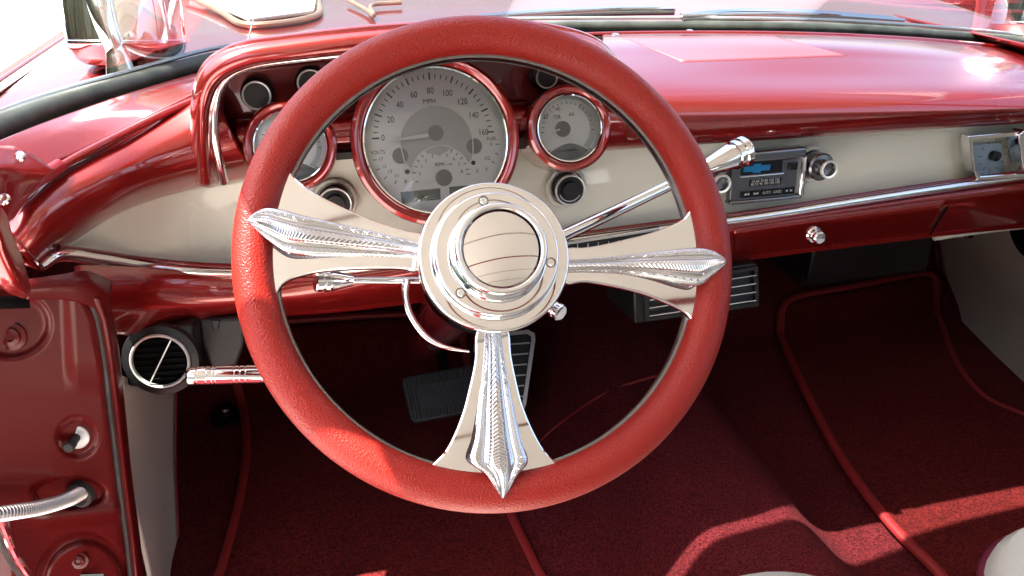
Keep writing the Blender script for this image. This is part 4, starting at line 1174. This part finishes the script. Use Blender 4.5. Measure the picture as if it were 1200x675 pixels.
# windshield post garnish with screws
rows = [[aty(-50, 180, .60), aty(0, 172, .64), aty(30, 178, .655), aty(62, 200, .668)], [aty(-50, 210, .58), aty(0, 196, .62), aty(25, 204, .635), aty(48, 213, .652)], [aty(-50, 240, .57), aty(-5, 222, .61), aty(18, 226, .625), aty(30, 232, .640)], [aty(-50, 285, .57), aty(-10, 262, .60), aty(4, 262, .612), aty(12, 258, .625)]]
gar = obj('post_garnish', loft(rows, 24, 20), 'red_paint', car, solid=.003)
for x, y, Y in ((23, 184, .642), (5, 234, .608)):
    obj('garnish_screw', lathe(Fr(aty(x, y, Y), (-.1, -.6, .8)), [(.0046, 0), (.0043, .0016), (.003, .0022), (.0016, .0014), (1e-4, .0014)], 20), 'chrome', gar)
# wiring conduit (spring) and its grommet
cpts = [J(97, 577, .004), J(80, 585, .020), J(50, 594, .028), (J(15, 600, .032)), J(-40, 608, .036)]
cd = empty('wiring_conduit', 'coiled steel conduit leaving the red door pillar below the light switch', 'conduit', J(97, 577))
P = spline(cpts, 900); bm = bmesh.new(); G = []
for k, p_ in enumerate(P):
    t = (P[min(k + 1, 900)] - P[max(k - 1, 0)]).normalized(); a = Vector((0, 0, 1)); a = (a - t * a.dot(t)).normalized(); b = t.cross(a)
    r_ = .0054 + .0012 * math.sin(k / 900 * 2 * math.pi * 48)
    G.append([p_ + (a * math.cos(q) + b * math.sin(q)) * r_ for q in [2 * math.pi * j / 14 for j in range(14)]])
obj('coil', grid_bm(G, closed_u=True), 'steel', cd, autosmooth=80)
obj('grommet', lathe(Fr(J(96, 577, .0), (-.3, -1, .1)), [(.0125, 0), (.012, .006), (.009, .008), (.006, .006)], 24), 'rubber', cd)
# door check strip, polished
rows = []
dk_ = empty('sill_strip', 'polished wavy metal strip glinting on the door sill at lower left', 'trim strip', J(20, 650))
pts_ = [J(x, y, .018 + (.0012 if i % 2 else 0)) for i, (x, y) in enumerate([(-6, 590), (2, 612), (8, 627), (13, 640), (19, 652), (25, 662), (33, 674), (42, 692)])]
obj('strip', tube(pts_, .0034, 10, seg=60), 'chrome_soft', dk_)
obj('strip_backing', tube([p + Vector((-.006, .004, -.002)) for p in pts_], .0045, 10), 'black_plastic', dk_)
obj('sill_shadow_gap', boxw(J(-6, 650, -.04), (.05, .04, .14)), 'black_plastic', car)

# side mirror: chrome bucket on a stem
def side_mirror(mc, base, lean, k=1.0):
    mir = obj('side_mirror', axis_lathe(mc + Vector((0, 0, -.060 * k)), mc + Vector((.008, .03, .14)) * k,
         [(0, .0001), (.0, .035 * k), (.015, .052 * k), (.05, .062 * k), (.10, .0675 * k), (.135, .0695 * k), (.14, .0712 * k), (.155, .0712 * k), (.16, .0695 * k), (.35, .0690 * k), (.7, .063 * k), (.92, .045 * k), (1, .0001)], 72), 'chrome', car, autosmooth=25)
    b = base
    sp_ = [b, b + Vector((-.002, 0, .030)), b + Vector((-.007, .004, .060)), b + Vector((-.008, .014, .088)), b + Vector((0, .026, .105))]
    obj('mirror_stem', tube(sp_, [.017, .0095, .0115, .014, .012], 24), 'chrome', mir)
    obj('mirror_foot', axis_lathe(b - Vector((0, 0, .006)), b + Vector((0, 0, .009)), [(0, .0001), (0, .021), (.4, .020), (1, .012), (1, .001)], 40), 'chrome', mir)
side_mirror(atz(154, 77.5, .900) + Vector((0, 0, .052)), atz(145, 92.5, .898), 0, .86)
side_mirror(dep(1225, 5, 1.30), dep(1215, 50, 1.22), 0)

# ================================================================== OUTSIDE
bm = bmesh.new(); s = 400
bm.faces.new([bm.verts.new(v) for v in ((-s, -s, 0), (s, -s, 0), (s, s, 0), (-s, s, 0))])
g = obj('ground', bm, 'white_stone', None, smooth=False); g['kind'] = 'structure'
k0, k1, k2 = atz(905, -4, .14), atz(1000, 9, .14), atz(1150, 33, .14)
d = (k1 - k2).normalized(); nrm2 = Vector((d.y, -d.x, 0)).normalized()
if nrm2.dot(k2) < 0: nrm2 = -nrm2
a0, b0 = k2 - d * 3, k2 + d * 5
a0.z = b0.z = 0
bm = bmesh.new()
def kq(p, w0, w1, z): return [p + nrm2 * w0 + Vector((0, 0, z))]
pr_ = [(0, -.01), (.01, .13), (.03, .14), (.70, .14), (.72, .12), (.72, -.01)]
grid_bm([[a0 + nrm2 * w + Vector((0, 0, z)) for w, z in pr_], [b0 + nrm2 * w + Vector((0, 0, z)) for w, z in pr_]], bm)
kb_ = obj('kerb', bm, 'red_kerb_paint', None); kb_['kind'] = 'structure'
bm = bmesh.new(); G = []
for j in range(60):
    row = []
    for i in range(150):
        p_ = a0.lerp(b0, i / 149) + nrm2 * (.74 + j * .12)
        row.append(Vector((p_.x, p_.y, .10 + random.random() * .10)))
    G.append(row)
gb_ = obj('gravel', grid_bm(G), 'lava_rock', None, autosmooth=10); gb_['kind'] = 'stuff'; gb_['label'] = 'red gravel bed behind the painted kerb'
# leafy tree belt around the parking place (mirrored in the chrome)
principled('leaf_green', (.065, .08, .045), .7, var=(2.5, .5))
from mathutils import noise as _nz
G = []
for i in range(161):
    a = R(135 + 150 * i / 160); row = []
    for (rr_, hh_) in ((14, 0), (13.4, 1.2), (12.8, 2.8), (13, 4.4), (13.8, 5.8), (15, 6.6), (16.5, 6.2), (17.5, 4), (18, 0)):
        k = _nz.noise(Vector((math.cos(a) * 9, math.sin(a) * 9, hh_ * .8))) + .6 * _nz.noise(Vector((math.cos(a) * 30, math.sin(a) * 30, hh_ * 2.5)))
        r_ = rr_ + 1.6 * k * (hh_ > 0)
        row.append(Vector((.4 + math.cos(a) * r_, math.sin(a) * r_, hh_ * (1 + .35 * k))))
    G.append(row)
tb = obj('treeline', grid_bm(G), 'leaf_green', None, autosmooth=10); tb['kind'] = 'stuff'
# ------------------------------------------------------------------ light
S = Vector((-.42, .018, .9)).normalized()
elev = math.asin(S.z); az = math.atan2(S.x, S.y)
wd = bpy.data.worlds.new('World'); SC.world = wd; wd.use_nodes = True
nt = wd.node_tree; bgn = nt.nodes['Background']
sky = nt.nodes.new('ShaderNodeTexSky'); sky.sky_type = 'NISHITA'; sky.sun_disc = False
sky.sun_elevation = elev; sky.sun_rotation = az; sky.air_density = 1.0; sky.dust_density = 5
nt.links.new(sky.outputs[0], bgn.inputs[0]); bgn.inputs[1].default_value = .125
sd = bpy.data.lights.new('sun', 'SUN'); sd.energy = 5.0; sd.angle = R(.5); sd.color = (1, .95, .87)
so = bpy.data.objects.new('sun', sd); COL.objects.link(so); so.rotation_euler = S.to_track_quat('Z', 'Y').to_euler()
so.location = (0, 0, 5)
SC.view_settings.view_transform = 'Standard'; SC.view_settings.look = 'None'; SC.view_settings.gamma = 1
SC.view_settings.exposure = 2.3
SC.render.engine = 'CYCLES'
SC.cycles.use_denoising = True
SC.cycles.max_bounces = 10; SC.cycles.diffuse_bounces = 3; SC.cycles.glossy_bounces = 6; SC.cycles.transparent_max_bounces = 12
SC.cycles.caustics_reflective = False; SC.cycles.caustics_refractive = False
SC.cycles.sample_clamp_indirect = 6
